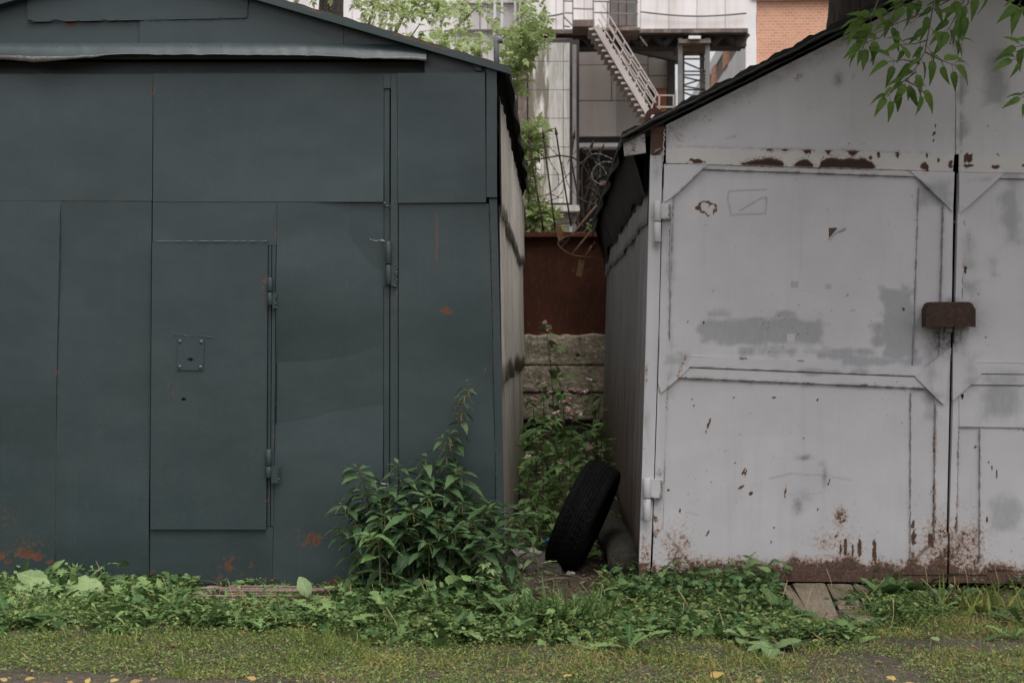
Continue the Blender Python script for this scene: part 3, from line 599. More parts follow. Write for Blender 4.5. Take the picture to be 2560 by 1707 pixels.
    # soot and hand dirt, and dark patches below the lock hood and hinges
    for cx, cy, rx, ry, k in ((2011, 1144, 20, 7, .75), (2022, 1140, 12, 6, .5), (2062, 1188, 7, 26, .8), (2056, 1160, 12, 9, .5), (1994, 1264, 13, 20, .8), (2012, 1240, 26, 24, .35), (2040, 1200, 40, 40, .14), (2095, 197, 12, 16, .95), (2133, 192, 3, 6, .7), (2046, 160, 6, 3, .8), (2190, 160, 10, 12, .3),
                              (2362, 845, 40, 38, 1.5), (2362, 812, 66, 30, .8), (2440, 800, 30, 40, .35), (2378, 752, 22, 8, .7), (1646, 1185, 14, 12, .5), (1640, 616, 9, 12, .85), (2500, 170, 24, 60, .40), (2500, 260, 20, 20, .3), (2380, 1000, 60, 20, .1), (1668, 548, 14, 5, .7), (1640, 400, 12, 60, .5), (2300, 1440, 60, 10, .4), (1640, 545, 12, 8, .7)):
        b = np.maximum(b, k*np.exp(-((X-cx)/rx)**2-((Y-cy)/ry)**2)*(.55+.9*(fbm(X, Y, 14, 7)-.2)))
    for s in ((1925, 1196, 1975, 1184, .45), (1975, 1184, 2060, 1188, .4), (2060, 1188, 2130, 1200, .3), (1970, 1236, 2050, 1232, .3), (2098, 578, 2114, 571, .8), (2093, 577, 2076, 600, .5), (1718, 1280, 1745, 1287, .3), (1816, 345, 1838, 342, .5)):
        b = np.maximum(b, s[4]*np.exp(-(seg_d(X, Y, *s[:4])/2.2)**2))
    # grime caught along the laps
    for s in ((1656, 1318, 1725, 1410, .8, 4), (2335, 1350, 2252, 1436, .8, 4), (2390, 1341, 2465, 1420, .8, 4), (1622, 1250, 1608, 1296, .6, 6), (1655, 1246, 1625, 1244, .7, 4), (1650, 606, 1640, 612, .8, 5), (1755, 424, 2290, 444, .55, 5), (1755, 422, 1685, 490, .5, 4), (2296, 450, 2358, 508, .5, 4), (1697, 945, 2310, 972, .6, 5), (1724, 917, 2286, 940, .5, 3), (1656, 1413, 2300, 1432, .5, 5), (2358, 508, 2350, 850, .35, 4), (2296, 470, 2281, 915, .4, 3), (1665, 366, 2383, 384, .3, 4), (1683, 490, 1672, 850, .35, 4), (1664, 318, 1664, 410, .6, 6), (2404, 20, 2402, 380, .4, 4)):
        b = np.maximum(b, 1.3*s[4]*np.exp(-(seg_d(X, Y, *s[:4])/(s[5]*.9))**2)*sst(.3, .7, fbm(X, Y, 16, 31)))
    yl = 344-(X-1554)*.5; b = np.maximum(b, np.where(Y < 380, .45*np.exp(-((Y-yl-40)/22)**2)*fbm(X, Y, 30, 4)*1.5, 0))  # mottled darker band below the sloping roof rim
    r = np.maximum(r, np.where(Y < 365, .40*np.exp(-((Y-yl-60)/45)**2)*sst(.5, .75, fbm(X, Y, 40, 14)), 0))
    return r, g, np.clip(b, 0, 1), al
gr = thing('garage', 'pale grey painted steel garage with rust along its foot and around its double gate', 'garage', (at(2400, 1460).x, 2.8, 0))
def rplate(name, poly, y0, parent=gr, th=.014, st=5, a=.006, mat='silver', mask=maskR, **k): return plate(name, poly, y0, th, M[mat], parent, mask, st, warp(len(poly)+int(poly[0][1]), a), **k)
PX0, PX1 = 1656, 3160
# gable: two sheets meeting at a lapped seam
yr = lambda x: 344-(x-1554)*.5+30 if x < 2400 else -79+(x-2400)*.5+30
rplate('gable_panel', [(1665, yr(1665)-6), (2388.5, yr(2388)-6), (2389, 386), (1665, 367)], .004, a=.012)
rplate('gable_panel', [(2403, yr(2403)-6), (3150, yr(3150)-6), (3150, 400), (2402, 387)], .002, a=.012, st=7)
rplate('gable_seam', [(2389.4, yr(2389)-6), (2402.6, yr(2402)-6), (2401.6, 386), (2389.8, 386)], -.005, a=.001)
# lintel band, torn and peeling
rplate('lintel_band', [(1664.5, 366.5), (2384, 385), (2380, 430), (1664.5, 409)], -.016, st=3.2, a=.004, mat='silverwarm')
rplate('lintel_band', [(2396, 387), (3150, 398), (3150, 444), (2395, 431)], -.016, st=5, a=.004, mat='silverwarm')
# post
rplate('gate_post', [(1627, 322), (1663, 316), (1655, 430), (1647, 800), (1634, 1210), (1624, 1446), (1596, 1446), (1604, 1210), (1616, 800), (1622, 560)], -.010, th=.05, mask=lambda X, Y: (lambda t: (np.maximum(t[0], np.where(Y < 390, .85*blobm(X, Y, 1640, 345, 24, 40, 0, .4, 12), 0)+.44*sst(470, 370, Y)*fbm(X, Y, 18, 5)*1.7), t[1], t[2], t[3]))(maskR(X, Y)))
# leaves
def leafpoly(x0, x1, y0, y1): return rect(x0, y0, x1, y1)
LL = rplate('gate_leaf', [(1660, 411), (2384, 431), (2381.5, 700), (2364, 1452), (1630, 1446), (1640, 1100), (1650, 800), (1658, 500)], .006, st=5, th=.02)
rplate('panel_sheet', [(1683.5, 450), (2296, 450), (2281, 919), (1673, 888)], .0025, LL, st=3.6, a=.010)
rplate('panel_sheet', [(1667, 940), (2278, 966), (2275, 1430), (1656, 1424)], .0025, LL, st=3.4, a=.010)
rplate('rail', [(1700, 410.5), (2330, 429), (2330, 443.5), (1700, 421.5)], -.010, LL)
rplate('rail', [(1690, 890), (2330, 917), (2330, 941.5), (1690, 915.5)], -.015, LL)
rplate('rail', [(1680, 918.5), (2330, 944.5), (2330, 971), (1680, 943)], -.014, LL)
rplate('rail', [(1628, 1416), (2366, 1432), (2364, 1455), (1627, 1449)], -.012, LL, st=3.6)
rplate('stile', [(2358.5, 500), (2382.5, 500), (2376, 860), (2363.5, 1420), (2336.5, 1410), (2337, 1000), (2350, 850)], -.007, LL)
rplate('stile', [(1657, 470), (1683, 470), (1672, 870), (1665, 1000), (1655, 1330), (1632, 1330), (1640, 1100), (1649, 800)], -.007, LL)
GS = -.019
rplate('gusset', [(1660, 411), (1768, 413.5), (1756, 423), (1686, 490), (1659, 506)], GS, LL, a=.002)
rplate('gusset', [(2272, 428), (2384, 431), (2380, 530), (2358, 508), (2297, 450)], GS, LL, a=.002)
rplate('gusset', [(1649, 838), (1673, 851), (1711, 888), (1727, 914), (1697, 944), (1652, 982), (1645, 960)], GS-.002, LL, a=.002)
rplate('gusset', [(2371.5, 868), (2375.5, 870), (2362, 1000), (2357, 1011), (2345, 1001), (2286.5, 942), (2312, 918)], GS-.002, LL, a=.002)
rplate('gusset', [(1634.5, 1310), (1656, 1318), (1725, 1410), (1730, 1430), (1630, 1428)], GS, LL, st=3.5, a=.002)
rplate('gusset', [(2336, 1349), (2367, 1330), (2364.5, 1434), (2250, 1434)], GS, LL, st=3.5, a=.002)
LR = rplate('gate_leaf', [(2395, 432), (3150, 445), (3150, 1466), (2369, 1454), (2388, 700)], .006, st=7, th=.02)
rplate('panel_sheet', [(2416, 452), (3120, 464), (3110, 915), (2402, 905), (2410, 600)], .002, LR, st=4.5, a=.010)
rplate('panel_sheet', [(2397, 962), (3110, 975), (3110, 1075), (2397, 1066)], -.008, LR, st=5, a=.006)
rplate('panel_sheet', [(2449.5, 1067), (3110, 1076), (3110, 1430), (2448, 1424)], .002, LR, st=4, a=.010)
rplate('rail', [(2450, 431.5), (3150, 446), (3150, 460), (2450, 445)], -.010, LR)
rplate('rail', [(2420, 906), (3150, 918), (3150, 941), (2420, 933)], -.015, LR)
rplate('rail', [(2420, 935.5), (3150, 944), (3150, 966), (2420, 961)], -.014, LR)
rplate('rail', [(2370, 1430), (3150, 1440), (3150, 1466), (2369.5, 1455)], -.012, LR)
rplate('stile', [(2394, 500), (2417, 500), (2409, 700), (2401, 905), (2384, 905), (2389, 700)], -.007, LR)
rplate('stile', [(2383, 980), (2397, 980), (2396, 1066), (2390, 1340), (2371.5, 1340)], -.007, LR)
rplate('gusset', [(2395.5, 432), (2509, 434), (2418, 517), (2396, 533)], GS, LR, a=.002)
rplate('gusset', [(2380, 858), (2402, 866), (2451, 933), (2430, 956), (2379, 1001)], GS-.002, LR, a=.002)
rplate('gusset', [(2373, 1330), (2390, 1338), (2465, 1420), (2466, 1434), (2370.5, 1432)], GS, LR, st=3.5, a=.002)
holes('keyhole', [(2402, 985, 2408, 992), (2403, 991, 2406, 997)], -.011, LR)
for pts, par in (([(1675, 540), (1673, 700), (1672, 845)], LL), ([(2296, 470), (2290, 650), (2281, 912)], LL), ([(2357, 515), (2354, 660), (2350, 845)], LL), ([(1659, 500), (1672, 497), (1684, 490)], LL),
                 ([(2378, 440), (2377, 520)], LL), ([(1650, 845), (1646, 965)], LL), ([(2372, 880), (2360, 1000)], LL), ([(2380, 870), (2379, 995)], LR), ([(2276, 980), (2275, 1400)], LL), ([(2338, 1010), (2335, 1340)], LL),
                 ([(2410, 540), (2402, 850)], LR), ([(2396, 1070), (2391, 1330)], LR), ([(2449, 1075), (2449, 1410)], LR), ([(1725, 915), (1714, 902), (1707, 889)], LL)):
    pbead('weld_seam', pts, -.006, .0036, M['weldsilver'], par, 6)
for x, y in ((1858, 895), (2000, 901), (1878, 951), (2015, 956), (2160, 961), (2290, 969), (1990, 431), (2160, 438)):
    pbead('weld_seam', [(x-8, y-1), (x-3, y+1), (x+3, y-1), (x+8, y+1)], -.016, .0055, M['weldsilver'], LL, 3)
pbead('paint_flake', [(2070, 599), (2078, 590), (2094, 582), (2114, 575)], -.001, .0022, M['weldsilver'], LL, 5)
pbead('post_weld', [(1661, 325), (1659, 360), (1656, 420)], -.014, .005, M['rustysilver'], gr, 5, 1)
pbead('post_weld', [(1633, 384), (1640, 379), (1650, 372)], -.014, .007, M['weldsilver'], gr, 5, 1)
rplate('hinge_leaf', [(1650, 510), (1677, 511), (1677, 547), (1650, 548)], -.042, LL, th=.04, mat='silver', st=6)
hinge('hinge', 1633, 1651.5, 505, 607, 556, -.046, M['silver'], LL)
rplate('hinge_leaf', [(1622, 1197), (1656, 1197), (1652, 1243), (1620, 1240)], -.042, LL, th=.04, mat='silver', st=6)
hinge('hinge', 1606, 1626, 1192, 1298, 1243, -.046, M['silver'], LL)
pbead('weld_seam', [(1672, 512), (1674, 530), (1672, 548), (1655, 550)], -.042, .007, M['weldsilver'], LL, 4)
pbead('weld_seam', [(1652, 1198), (1653, 1220), (1650, 1242), (1632, 1243)], -.042, .007, M['weldsilver'], LL, 4)
# lock cover: bent steel hood, open below, with a padlock inside
hood = MB(); prof = []
for i in range(25):
    t = i/24; a = at(2303.5, 760); b = at(2424, 760); x = a.x+(b.x-a.x)*t
    e = min(t, 1-t)*(b.x-a.x); rr = .035; drop = rr-math.sqrt(max(0, rr*rr-(rr-min(e, rr))**2)); prof.append((x, drop))
zt, zb = at(0, 757).z, at(0, 818).z; ny = 4; V = []; Fq = []
for i, (x, d) in enumerate(prof):
    V += [(x, -.012, zt-d), (x, -.088, zt-d-.001), (x, -.100, zt-d-.008), (x, -.102, (zt+zb)/2), (x, -.100, zb+.002*math.sin(i)), (x, -.096, zb+.002*math.sin(i)), (x, -.096, zt-d-.012), (x, -.012, zt-d-.006)]
for i in range(24):
    for j in range(7): Fq.append((i*8+j, (i+1)*8+j, (i+1)*8+j+1, i*8+j+1))
hood.add(V, Fq)
for x in (at(2303.5, 0).x, at(2424, 0).x): hood.box((x-.002, -.0995, zb), (x+.002, -.012, zt-.035))
lc = hood.build('lock_cover', M['rustdark'], gr); tagc = lc
pad = MB(); p = at(2365, 815); pad.tube([(p.x-.016, -.055, p.z+.01), (p.x-.016, -.055, p.z+.03), (p.x-.009, -.055, p.z+.04), (p.x+.009, -.055, p.z+.04), (p.x+.016, -.055, p.z+.03), (p.x+.016, -.055, p.z+.01)], .004, 8)
pad.box((p.x-.021, -.068, p.z-.030), (p.x+.014, -.040, p.z+.012)); 
pl = pad.build('padlock', simple('worn_brass', (.12, .13, .10), (.08, .09, .07), 30, .45, .2, metal=.3), None, False, rebase=(p.x, -.05, p.z))
tag(pl, 'small grey padlock half hidden inside the rusty hood on the pale gate', 'padlock')
# roof with folded felt rim
def roofR(side):
    n = 80; V = []; Fc = []
    ex, ez = at(2400-846*1, 344).x, zf(344); rx, rz = at(2400, 344).x, zf(-79)
    if side > 0: ex = 2*rx-ex
    for yy in (-.07, 5.85):
        for i in range(n+1):
            t = i/n; x = rx+(ex-rx)*t; z = rz+(ez-rz)*t+.006*math.sin(i*.9)*(yy < 0)+.004*math.sin(i*2.3)
            V += [(x, yy, z), (x, yy, z-.028)]
    for i in range(n):
        a = 2*i; b = 2*(n+1)+2*i; Fc += [(a, a+1, a+3, a+2), (b, b+2, b+3, b+1), (a, a+2, b+2, b), (a+1, b+1, b+3, a+3)]
    Fc.append((2*n, 2*n+1, 4*n+3, 4*n+2))
    return MB().add(V, Fc).build('roof', M['tar'], gr)
roofR(-1); roofR(1)
def rimstrip(name, o0, o1, Y0, Y1, r0, r1, mat, seed):      # rolled, wavy felt rim following the slope
    n = 160; V = []; m = 8
    for i in range(n+1):
        px = 1552+848*i/n; py = 344-(px-1554)*.5
        off = o0+(o1-o0)*i/n+ (vnoise(px, 0, 60, seed)-.5)*5+(vnoise(px, 5, 13, seed)-.5)*3; c = at(px, py+off); rr = r0+(r1-r0)*vnoise(px, 3, 50, seed+1)
        c.y = Y0+(Y1-Y0)*vnoise(px, 9, 40, seed+2)
        for j in range(m):
            a = 2*math.pi*j/m; V.append((c.x, c.y+rr*1.2*math.cos(a), c.z+rr*math.sin(a)))
    Fq = [(i*m+j, i*m+(j+1) % m, (i+1)*m+(j+1) % m, (i+1)*m+j) for i in range(n) for j in range(m)]
    return link(name, mesh_arrays(name, V, Fq, M[mat], smooth=True), gr)
rimstrip('felt_rim', 2, 2, -.07, -.078, .006, .011, 'tarline', 3)
rimstrip('felt_rim', 15, 16, -.055, -.07, .004, .009, 'tar', 8)
# eave end plate and lifting lug
plate('eave_plate', [(1556, 352), (1611, 336), (1614, 384), (1561, 392)], -.03, .03, M['rustysilver'], gr, lambda X, Y: (.42*fbm(X, Y, 14, 4)*1.5+0*X, 0*X, .5*sst(375, 395, Y)), 4)
lug = MB(); cx, cz = at(1638, 290).x, at(1638, 290).z; ro, ri = 24/480, 9.5/480; zbm = at(0, 345).z; nn = 20
for Yf, Yb in ((.05, .066),):
    V = []; Fc = []
    outer = [(cx+ro*math.cos(a), cz+ro*math.sin(a)) for a in np.linspace(0, math.pi, nn)]; oc = outer
    inner = [(cx+ri*math.cos(a), cz+ri*math.sin(a)) for a in np.linspace(0, math.pi, nn)]
    ol = [(cx+ro, cz)]; 
    # upper half ring
    for ring in (outer, inner):
        for Yy in (Yf, Yb): V += [(x, Yy, z) for x, z in ring]
    for i in range(nn-1):
        of, ob, nf, nb = i, nn+i, 2*nn+i, 3*nn+i
        Fc += [(of, of+1, nf+1, nf), (ob, nb, nb+1, ob+1), (of, ob, ob+1, of+1), (nf, nf+1, nb+1, nb)]
    lug.add(V, Fc); V = []; Fc = []
    inner = [(cx+ri*math.cos(a), cz+ri*math.sin(a)) for a in np.linspace(0, -math.pi, nn)]
    outer = [(cx+ro*(1-2*i/(nn-1)), zbm) for i in range(nn)]; outer[0] = (cx+ro, zbm)
    for ring in (outer, inner):
        for Yy in (Yf, Yb): V += [(x, Yy, z) for x, z in ring]
    for i in range(nn-1):
        of, ob, nf, nb = i, nn+i, 2*nn+i, 3*nn+i
        Fc += [(of, nf, nf+1, of+1), (ob, ob+1, nb+1, nb), (nf, nb, nb+1, nf+1)]
    b = len(V); V += [(cx+ro, Yf, cz), (cx+ro, Yb, cz), (cx-ro, Yf, cz), (cx-ro, Yb, cz)]
    Fc += [(0, b, 2*nn), (nn, 3*nn, b+1), (nn-1, 3*nn-1, b+2), (2*nn-1, b+3, 4*nn-1), (0, nn, b+1, b), (nn-1, b+2, b+3, 2*nn-1)]
    lug.add(V, Fc)
lug.build('lifting_lug', simple('maroon_rust', (.10, .03, .022), (.075, .028, .02), 20, .8, .4, .003, (.05, .045, .015)), gr)
# left side wall of sheets, leaning, with felt flaps and a dark sheet painted as eave shade
def XR(z): t = (at(0, 1446).z-z)/(at(0, 1446).z-at(0, 322).z); return at(1592, 1446).x+(at(1628, 322).x-at(1592, 1446).x)*t
def XRb(off): return lambda z: XR(z)+off
corrwall('side_cladding', gr, XR, zf(560), zf(352), .045, 5.7, M['sheetR'], -1, amp=.008, pitch=.31, seed=4, off=.0, ragged=.016, widths=.8)
corrwall('side_cladding', gr, XR, .03, zf(535), .045, 5.7, M['sheetR'], -1, amp=.008, pitch=.31, seed=6, off=-.012, ragged=.02)
mb = MB(); xr1 = XR(1.2)+.03; xe = 2*at(2400, 0).x-xr1
mb.box((xr1+.04, .07, 0), (xr1+.06, 5.65, zf(350))); mb.box((xe-.02, .04, 0), (xe, 5.65, zf(350))); mb.box((xr1+.04, 5.65, 0), (xe, 5.67, zf(350)))
mb.add([(xr1, 5.66, zf(350)), (xe, 5.66, zf(350)), (at(2400, 0).x, 5.66, zf(-70))], [(0, 2, 1)]); mb.build('wall', M['tar'], gr)
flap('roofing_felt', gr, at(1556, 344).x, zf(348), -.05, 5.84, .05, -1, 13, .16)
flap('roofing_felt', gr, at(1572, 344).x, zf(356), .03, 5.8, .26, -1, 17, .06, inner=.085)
flap('eave_felt_shade', gr, XR(2.2)-.012, zf(352), .05, 5.7, .28, -1, 19, .05)  # dark sheet in place of the deep shade on the wall top
mb = MB()
a, b = at(1640, 1450), at(3150, 1475); mb.box((a.x, -.055, at(0, 1462).z), (b.x, .06, at(0, 1484).z))
mb.box((a.x+.3, -.085, at(0, 1486).z), (b.x, .05, -.05)); mb.build('sill_beam', M['timber'], gr)
# ================================================================== SETTING: ground
def gz(x, y): return .018*(fbm(x*100+900, y*100+900, 55, 21, 3)-.5)*2*sst(.3, -.2, y)*sst(-14, -6, y)
def ground():
    ys = np.concatenate([np.linspace(-60, -4, 12), np.linspace(-3.4, .5, 130), np.linspace(.7, 7, 60), np.linspace(9, 300, 20)])
    xs = np.concatenate([np.linspace(-200, -5, 14), np.linspace(-4.2, 4.2, 250), np.linspace(5, 200, 14)])
    X, Y = np.meshgrid(xs, ys); Z = gz(X, Y) + np.where((Y > -3.5) & (Y < 1) & (np.abs(X) < 4.3), .008*(fbm(X*100, Y*100, 9, 4, 3)-.5), 0)
    n, m = len(xs), len(ys); V = np.stack([X.ravel(), Y.ravel(), Z.ravel()], -1)
    i, j = np.meshgrid(np.arange(n-1), np.arange(m-1)); a = (j*n+i).ravel(); Fq = np.stack([a, a+1, a+n+1, a+n], -1)
    s = NT('soil'); n1 = s.noise(3, 6, .6); n2 = s.noise(28, 6, .7)
    col = s.mix(s.ramp(n1, .35, .65), (.05, .043, .032), (.085, .068, .052)); col = s.mix(s.ramp(n2, .45, .7), col, (.12, .098, .078)); col = s.mix(s.ramp(s.vor(130), .0, .25, .8, 0), col, (.03, .026, .02))
    mt = s.fin(col, .95, s.bump(s.math('ADD', n2, s.noise(150, 4)), .9, .012), 0, .2)
    o = link('ground', mesh_arrays('ground', V, Fq, mt, smooth=True), None); tag(o, kind='structure'); return o
ground()
# ------------------------------------------------------------------ foliage toolkit
def ltpl(L=1, W=.25, n=6, prof=None, fold=.25, droop=.3, teeth=0.0, wave=0.0, seed=0):
    prof = prof or (lambda t: math.sin(math.pi*t**.75)); V = []; A = []; r_ = random.Random(seed)
    for i in range(n+1):
        t = i/n; w = max(W*prof(t), .012*W)*(1+(teeth if i % 2 else -teeth)*(0 < i < n)); x = L*t-.12*L*droop*t*t; z = -droop*L*t*t
        zz = wave*W*math.sin(i*2.1+seed)
        sh = teeth*L/n*.5
        V += [(x-sh*0, w, z+fold*w+zz), (x+.0, 0, z), (x, -w, z+fold*w-zz)]; A += [(0, 1, t), (0, 0, t), (0, 1, t)]
    Fq = []
    for i in range(n): Fq += [(3*i, 3*i+1, 3*i+4, 3*i+3), (3*i+1, 3*i+2, 3*i+5, 3*i+4)]
    return np.array(V, float), np.array(Fq), np.array(A, float)
def tjoin(parts):
    V = []; Fq = []; A = []; b = 0
    for (v, f, a), rot, off, sc in parts:
        c, s = math.cos(rot), math.sin(rot); M3 = np.array([[c, -s, 0], [s, c, 0], [0, 0, 1]])
        V.append((v*sc) @ M3.T + np.array(off)); Fq.append(f+b); A.append(a); b += len(v)
    return np.vstack(V), np.vstack(Fq), np.vstack(A)
def pointed(t): return (math.sin(math.pi*min(1, t**.62))**.9)*(1-.25*t)
def ovate(t): return math.sin(math.pi*t**.6)
def roundp(t): return math.sqrt(max(0, 1-(2*t-1)**2))
def spoon(t): return .18+.82*math.sin(math.pi*max(0, t-.2)/.8)**.8 if t > .2 else .18
def dandp(t): return (.25+.75*t)*(1 if t < .9 else (1-t)*7+.3)
def bladep(t): return 1-t**1.6
def heart(t): return (1-t)**.55*min(1, 6*t+.55)
T = {}
T['nettle'] = [ltpl(1, .24, 12, pointed, .22, d, .11, .06, k) for k, d in enumerate((.15, .35, .55))]
T['lance'] = [ltpl(1, .17, 6, pointed, .25, d, .05, .05, k) for k, d in enumerate((.1, .3, .5))]
T['bx'] = [ltpl(1, .19, 10, lambda t: pointed(t**.9), .32, d, .06, .07, k) for k, d in enumerate((.3, .55, .8))]
T['leaflet'] = [ltpl(1, .24, 8, ovate, .22, d, .07, .08, k) for k, d in enumerate((.1, .3, .5))]
T['round'] = [ltpl(1, .36, 8, roundp, .15, d, .04, .12, k) for k, d in enumerate((.0, .25))]
T['arch'] = [ltpl(1, .30, 8, lambda t: .1+.9*math.sin(math.pi*max(0, t-.15)/.85)**.7 if t > .15 else .1, .18, d, .04, .10, k) for k, d in enumerate((.6, .9, 1.2))]
T['spoon'] = [ltpl(1, .22, 9, spoon, .2, d, .06, .14, k) for k, d in enumerate((.35, .65, .95))]
T['dand'] = [ltpl(1, .14, 14, dandp, .2, d, .42, .08, k) for k, d in enumerate((.25, .55, .8))]
T['blade'] = [ltpl(1, .035, 3, bladep, .3, d) for d in (.1, .4, .8)]
T['tiny'] = [ltpl(1, .33, 2, roundp, .2, .1), ltpl(1, .25, 2, ovate, .2, .3)]
T['heart'] = [ltpl(1, .44, 10, lambda t: math.sin(math.pi*(.16+.84*t)**.9)**.8 if t < 1 else 0, .10, .25, .03, .07, 2)]
lobe = ltpl(.5, .09, 6, lambda t: .3+1.4*t if t < .55 else (1-t)*2.2+.05, .2, .15, .22)
T['palm'] = [tjoin([(lobe, R(a), (.42, 0, 0), 1.0-.25*abs(a)/120) for a in (-115, -70, -33, 0, 33, 70, 115)]+[(ltpl(.45, .012, 1, lambda t: 1, 0, 0), 0, (0, 0, 0), 1)])]
def compound(k):
    lf = [ltpl(.42, .125, 8, ovate, .25, d, .09, .08, k+j) for j, d in enumerate((.25, .45, .35))]
    P = [(ltpl(.75, .008, 3, lambda t: 1, 0, .12), 0, (0, 0, 0), 1)]
    for x, a, s_ in ((.36, 62, .85), (.36, -58, .8), (.60, 48, .95), (.60, -52, .95), (.72, 4, 1.15)): P.append((lf[(k+int(a)) % 3], R(a+k*5), (x, 0, -.12*x*x), s_))
    return tjoin(P)
T['comp'] = [compound(k) for k in range(3)]
flw = ltpl(.5, .26, 4, roundp, .3, .3, 0, .1)
T['flower'] = [tjoin([(flw, R(a), (0, 0, 0), s_) for a, s_ in ((0, 1), (75, .8), (150, .6), (215, .7), (290, .85))])]
T['maplelf'] = [tjoin([(ltpl(.5, .14, 4, ovate, .2, .3, .1), R(a), (0, 0, 0), s_) for a, s_ in ((0, 1.1), (45, .9), (-45, .9), (95, .6), (-95, .6))])]
class Fol:
    def __init__(s): s.V = []; s.F = []; s.A = []; s.b = 0
    def add(s, tps, pos, dirs, sc, rnd=None, up=None, roll=.5):
        pos = np.atleast_2d(np.asarray(pos, float)); k = len(pos)
        if k == 0: return s
        dirs = np.atleast_2d(np.asarray(dirs, float)); dirs = dirs/np.linalg.norm(dirs, axis=1, keepdims=True)
        sc = np.broadcast_to(sc, (k,)); rnd = rng.random(k) if rnd is None else np.broadcast_to(rnd, (k,))
        u = np.tile([0, 0, 1.], (k, 1)) if up is None else np.broadcast_to(up, (k, 3)).astype(float)
        u = u+rng.normal(0, roll*.5, (k, 3))
        sd_ = np.cross(u, dirs); ln = np.linalg.norm(sd_, axis=1, keepdims=True); sd_ = np.where(ln > 1e-4, sd_/np.maximum(ln, 1e-6), [[1, 0, 0]]); nn_ = np.cross(dirs, sd_)
        wh = rng.integers(0, len(tps), k)
        for q, (v, f, a) in enumerate(tps):
            I = np.where(wh == q)[0]
            if not len(I): continue
            P = (v[None, :, 0:1]*dirs[I][:, None, :]+v[None, :, 1:2]*sd_[I][:, None, :]+v[None, :, 2:3]*nn_[I][:, None, :])*sc[I][:, None, None]+pos[I][:, None, :]
            m = len(v); s.V.append(P.reshape(-1, 3)); s.F.append((f[None]+(np.arange(len(I))*m)[:, None, None]).reshape(-1, 4)+s.b)
            A = np.tile(a, (len(I), 1)).reshape(len(I), m, 3); A[:, :, 0] = rnd[I][:, None]; s.A.append(A.reshape(-1, 3)); s.b += m*len(I)
        return s
    def build(s, name, mat, parent=None, rebase=None):
        me = mesh_arrays(name, np.vstack(s.V), np.vstack(s.F), mat, {'lf': np.vstack(s.A)}, smooth=True); return link(name, me, parent, False, rebase)
def rdir(k, zlo=-.2, zhi=.6):
    a = rng.uniform(0, 2*math.pi, k); z = rng.uniform(zlo, zhi, k); return np.stack([np.cos(a), np.sin(a), z], -1)
# ------------------------------------------------------------------ where weeds grow (world coordinates)
def excl(x, y):                     # 1 where nothing grows
    e = np.zeros_like(x)
    cx = (x*480+1383)
    e = np.maximum(e, (y > -.86) & (x > 1.17) & (x < np.where(y > -.40, 1.60, 1.38)))                      # plank ramp
    return e
def depthpx(y): return 853.5+F*H/(y+D)
def weedness(x, y):
    px = x*480+1383; wob = (fbm(x*100, y*100+500, 45, 31, 3)-.5)*.5
    lim = np.interp(px, [-100, 200, 600, 900, 1150, 1400, 1600, 1750, 2000, 2130, 2250, 2400, 2700], [-1.25, -1.2, -1.1, -1.2, -1.35, -1.4, -1.2, -1.3, -1.45, -.95, -.7, -.3, -.2])
    wgt = sst(lim+wob-.12, lim+wob+.12, y)
    gap = (x > -.14+.05*wob) & (x < .26+.25*np.minimum(0, y+.1)) & (y > -.95); wgt = np.where(gap, wgt*sst(-.55, -.80, y), wgt)
    wgt = wgt*np.where(px > 2260, sst(.35, .75, fbm(x*100, y*100, 22, 41, 2))*1.1, 1)
    reb = (px > 500) & (px < 880) & (y > -.70); wgt = np.where(reb, wgt*np.where(fbm(x*100, y*100, 16, 43, 2) > .57, .5, .05), wgt)
    wgt = np.where((x > 1.10) & (x < 1.48) & (y > -1.12), wgt*.15, wgt)
    return np.where(excl(x, y) > 0, 0, wgt)
def soilness(x, y):                 # bare at the front left and patches at the right
    px = x*480+1383
    a = sst(-1.88, -2.02, y+(fbm(x*100, y*100, 30, 51, 3)-.5)*.35)*sst(-.5, -1.1, x)
    b = sst(.50, .60, fbm(x*100, y*100*2.2, 60, 52, 3))*sst(-.5, 1.6, x)*sst(-.3, -.6, y)*1.1
    c = sst(-.9, -.2, y)*sst(1.75, 1.95, x)*.8
    d = ((x > -.14) & (x < .26) & (y > -.65))*1.0
    return np.clip(a+b*.8+c+d, 0, 1)
def scatter(n, wfun, y0=-2.6, y1=.02, x0=-3.5, x1=3.3):
    x = rng.uniform(x0, x1, n*3); y = rng.uniform(y0, y1, n*3); k = rng.random(n*3) < wfun(x, y); x, y = x[k][:n], y[k][:n]
    return np.stack([x, y, gz(x, y)], -1)
def clump(x, y, sc, lo, hi, seed): return sst(lo, hi, fbm(x*100, y*100, sc, seed, 3))
# short dry lawn
P = scatter(60000, lambda x, y: (1-soilness(x, y)*.95)*(1-.85*weedness(x, y))*(.35+.65*clump(x, y, 14, .3, .6, 61))*(1-excl(x, y)), -2.7, -.05)
g = Fol(); g.add(T['blade'], P, rdir(len(P), .2, 2.2), rng.uniform(.014, .042, len(P))*(.6+.8*clump(P[:, 0], P[:, 1], 22, .3, .7, 62)), rnd=np.clip(rng.random(len(P))*.62+.5*clump(P[:, 0], P[:, 1], 45, .42, .6, 63), 0, 1))
P = scatter(5200, lambda x, y: (1-soilness(x, y))*clump(x, y, 20, .55, .68, 64)*(1-excl(x, y)), -2.7, -.3)
g.add(T['blade'], P, rdir(len(P), .8, 3), rng.uniform(.05, .10, len(P)), rnd=rng.random(len(P))*.5)
tag(g.build('grass', M['grass']), 'short dry olive grass in front of the garages', 'grass', kind='stuff')
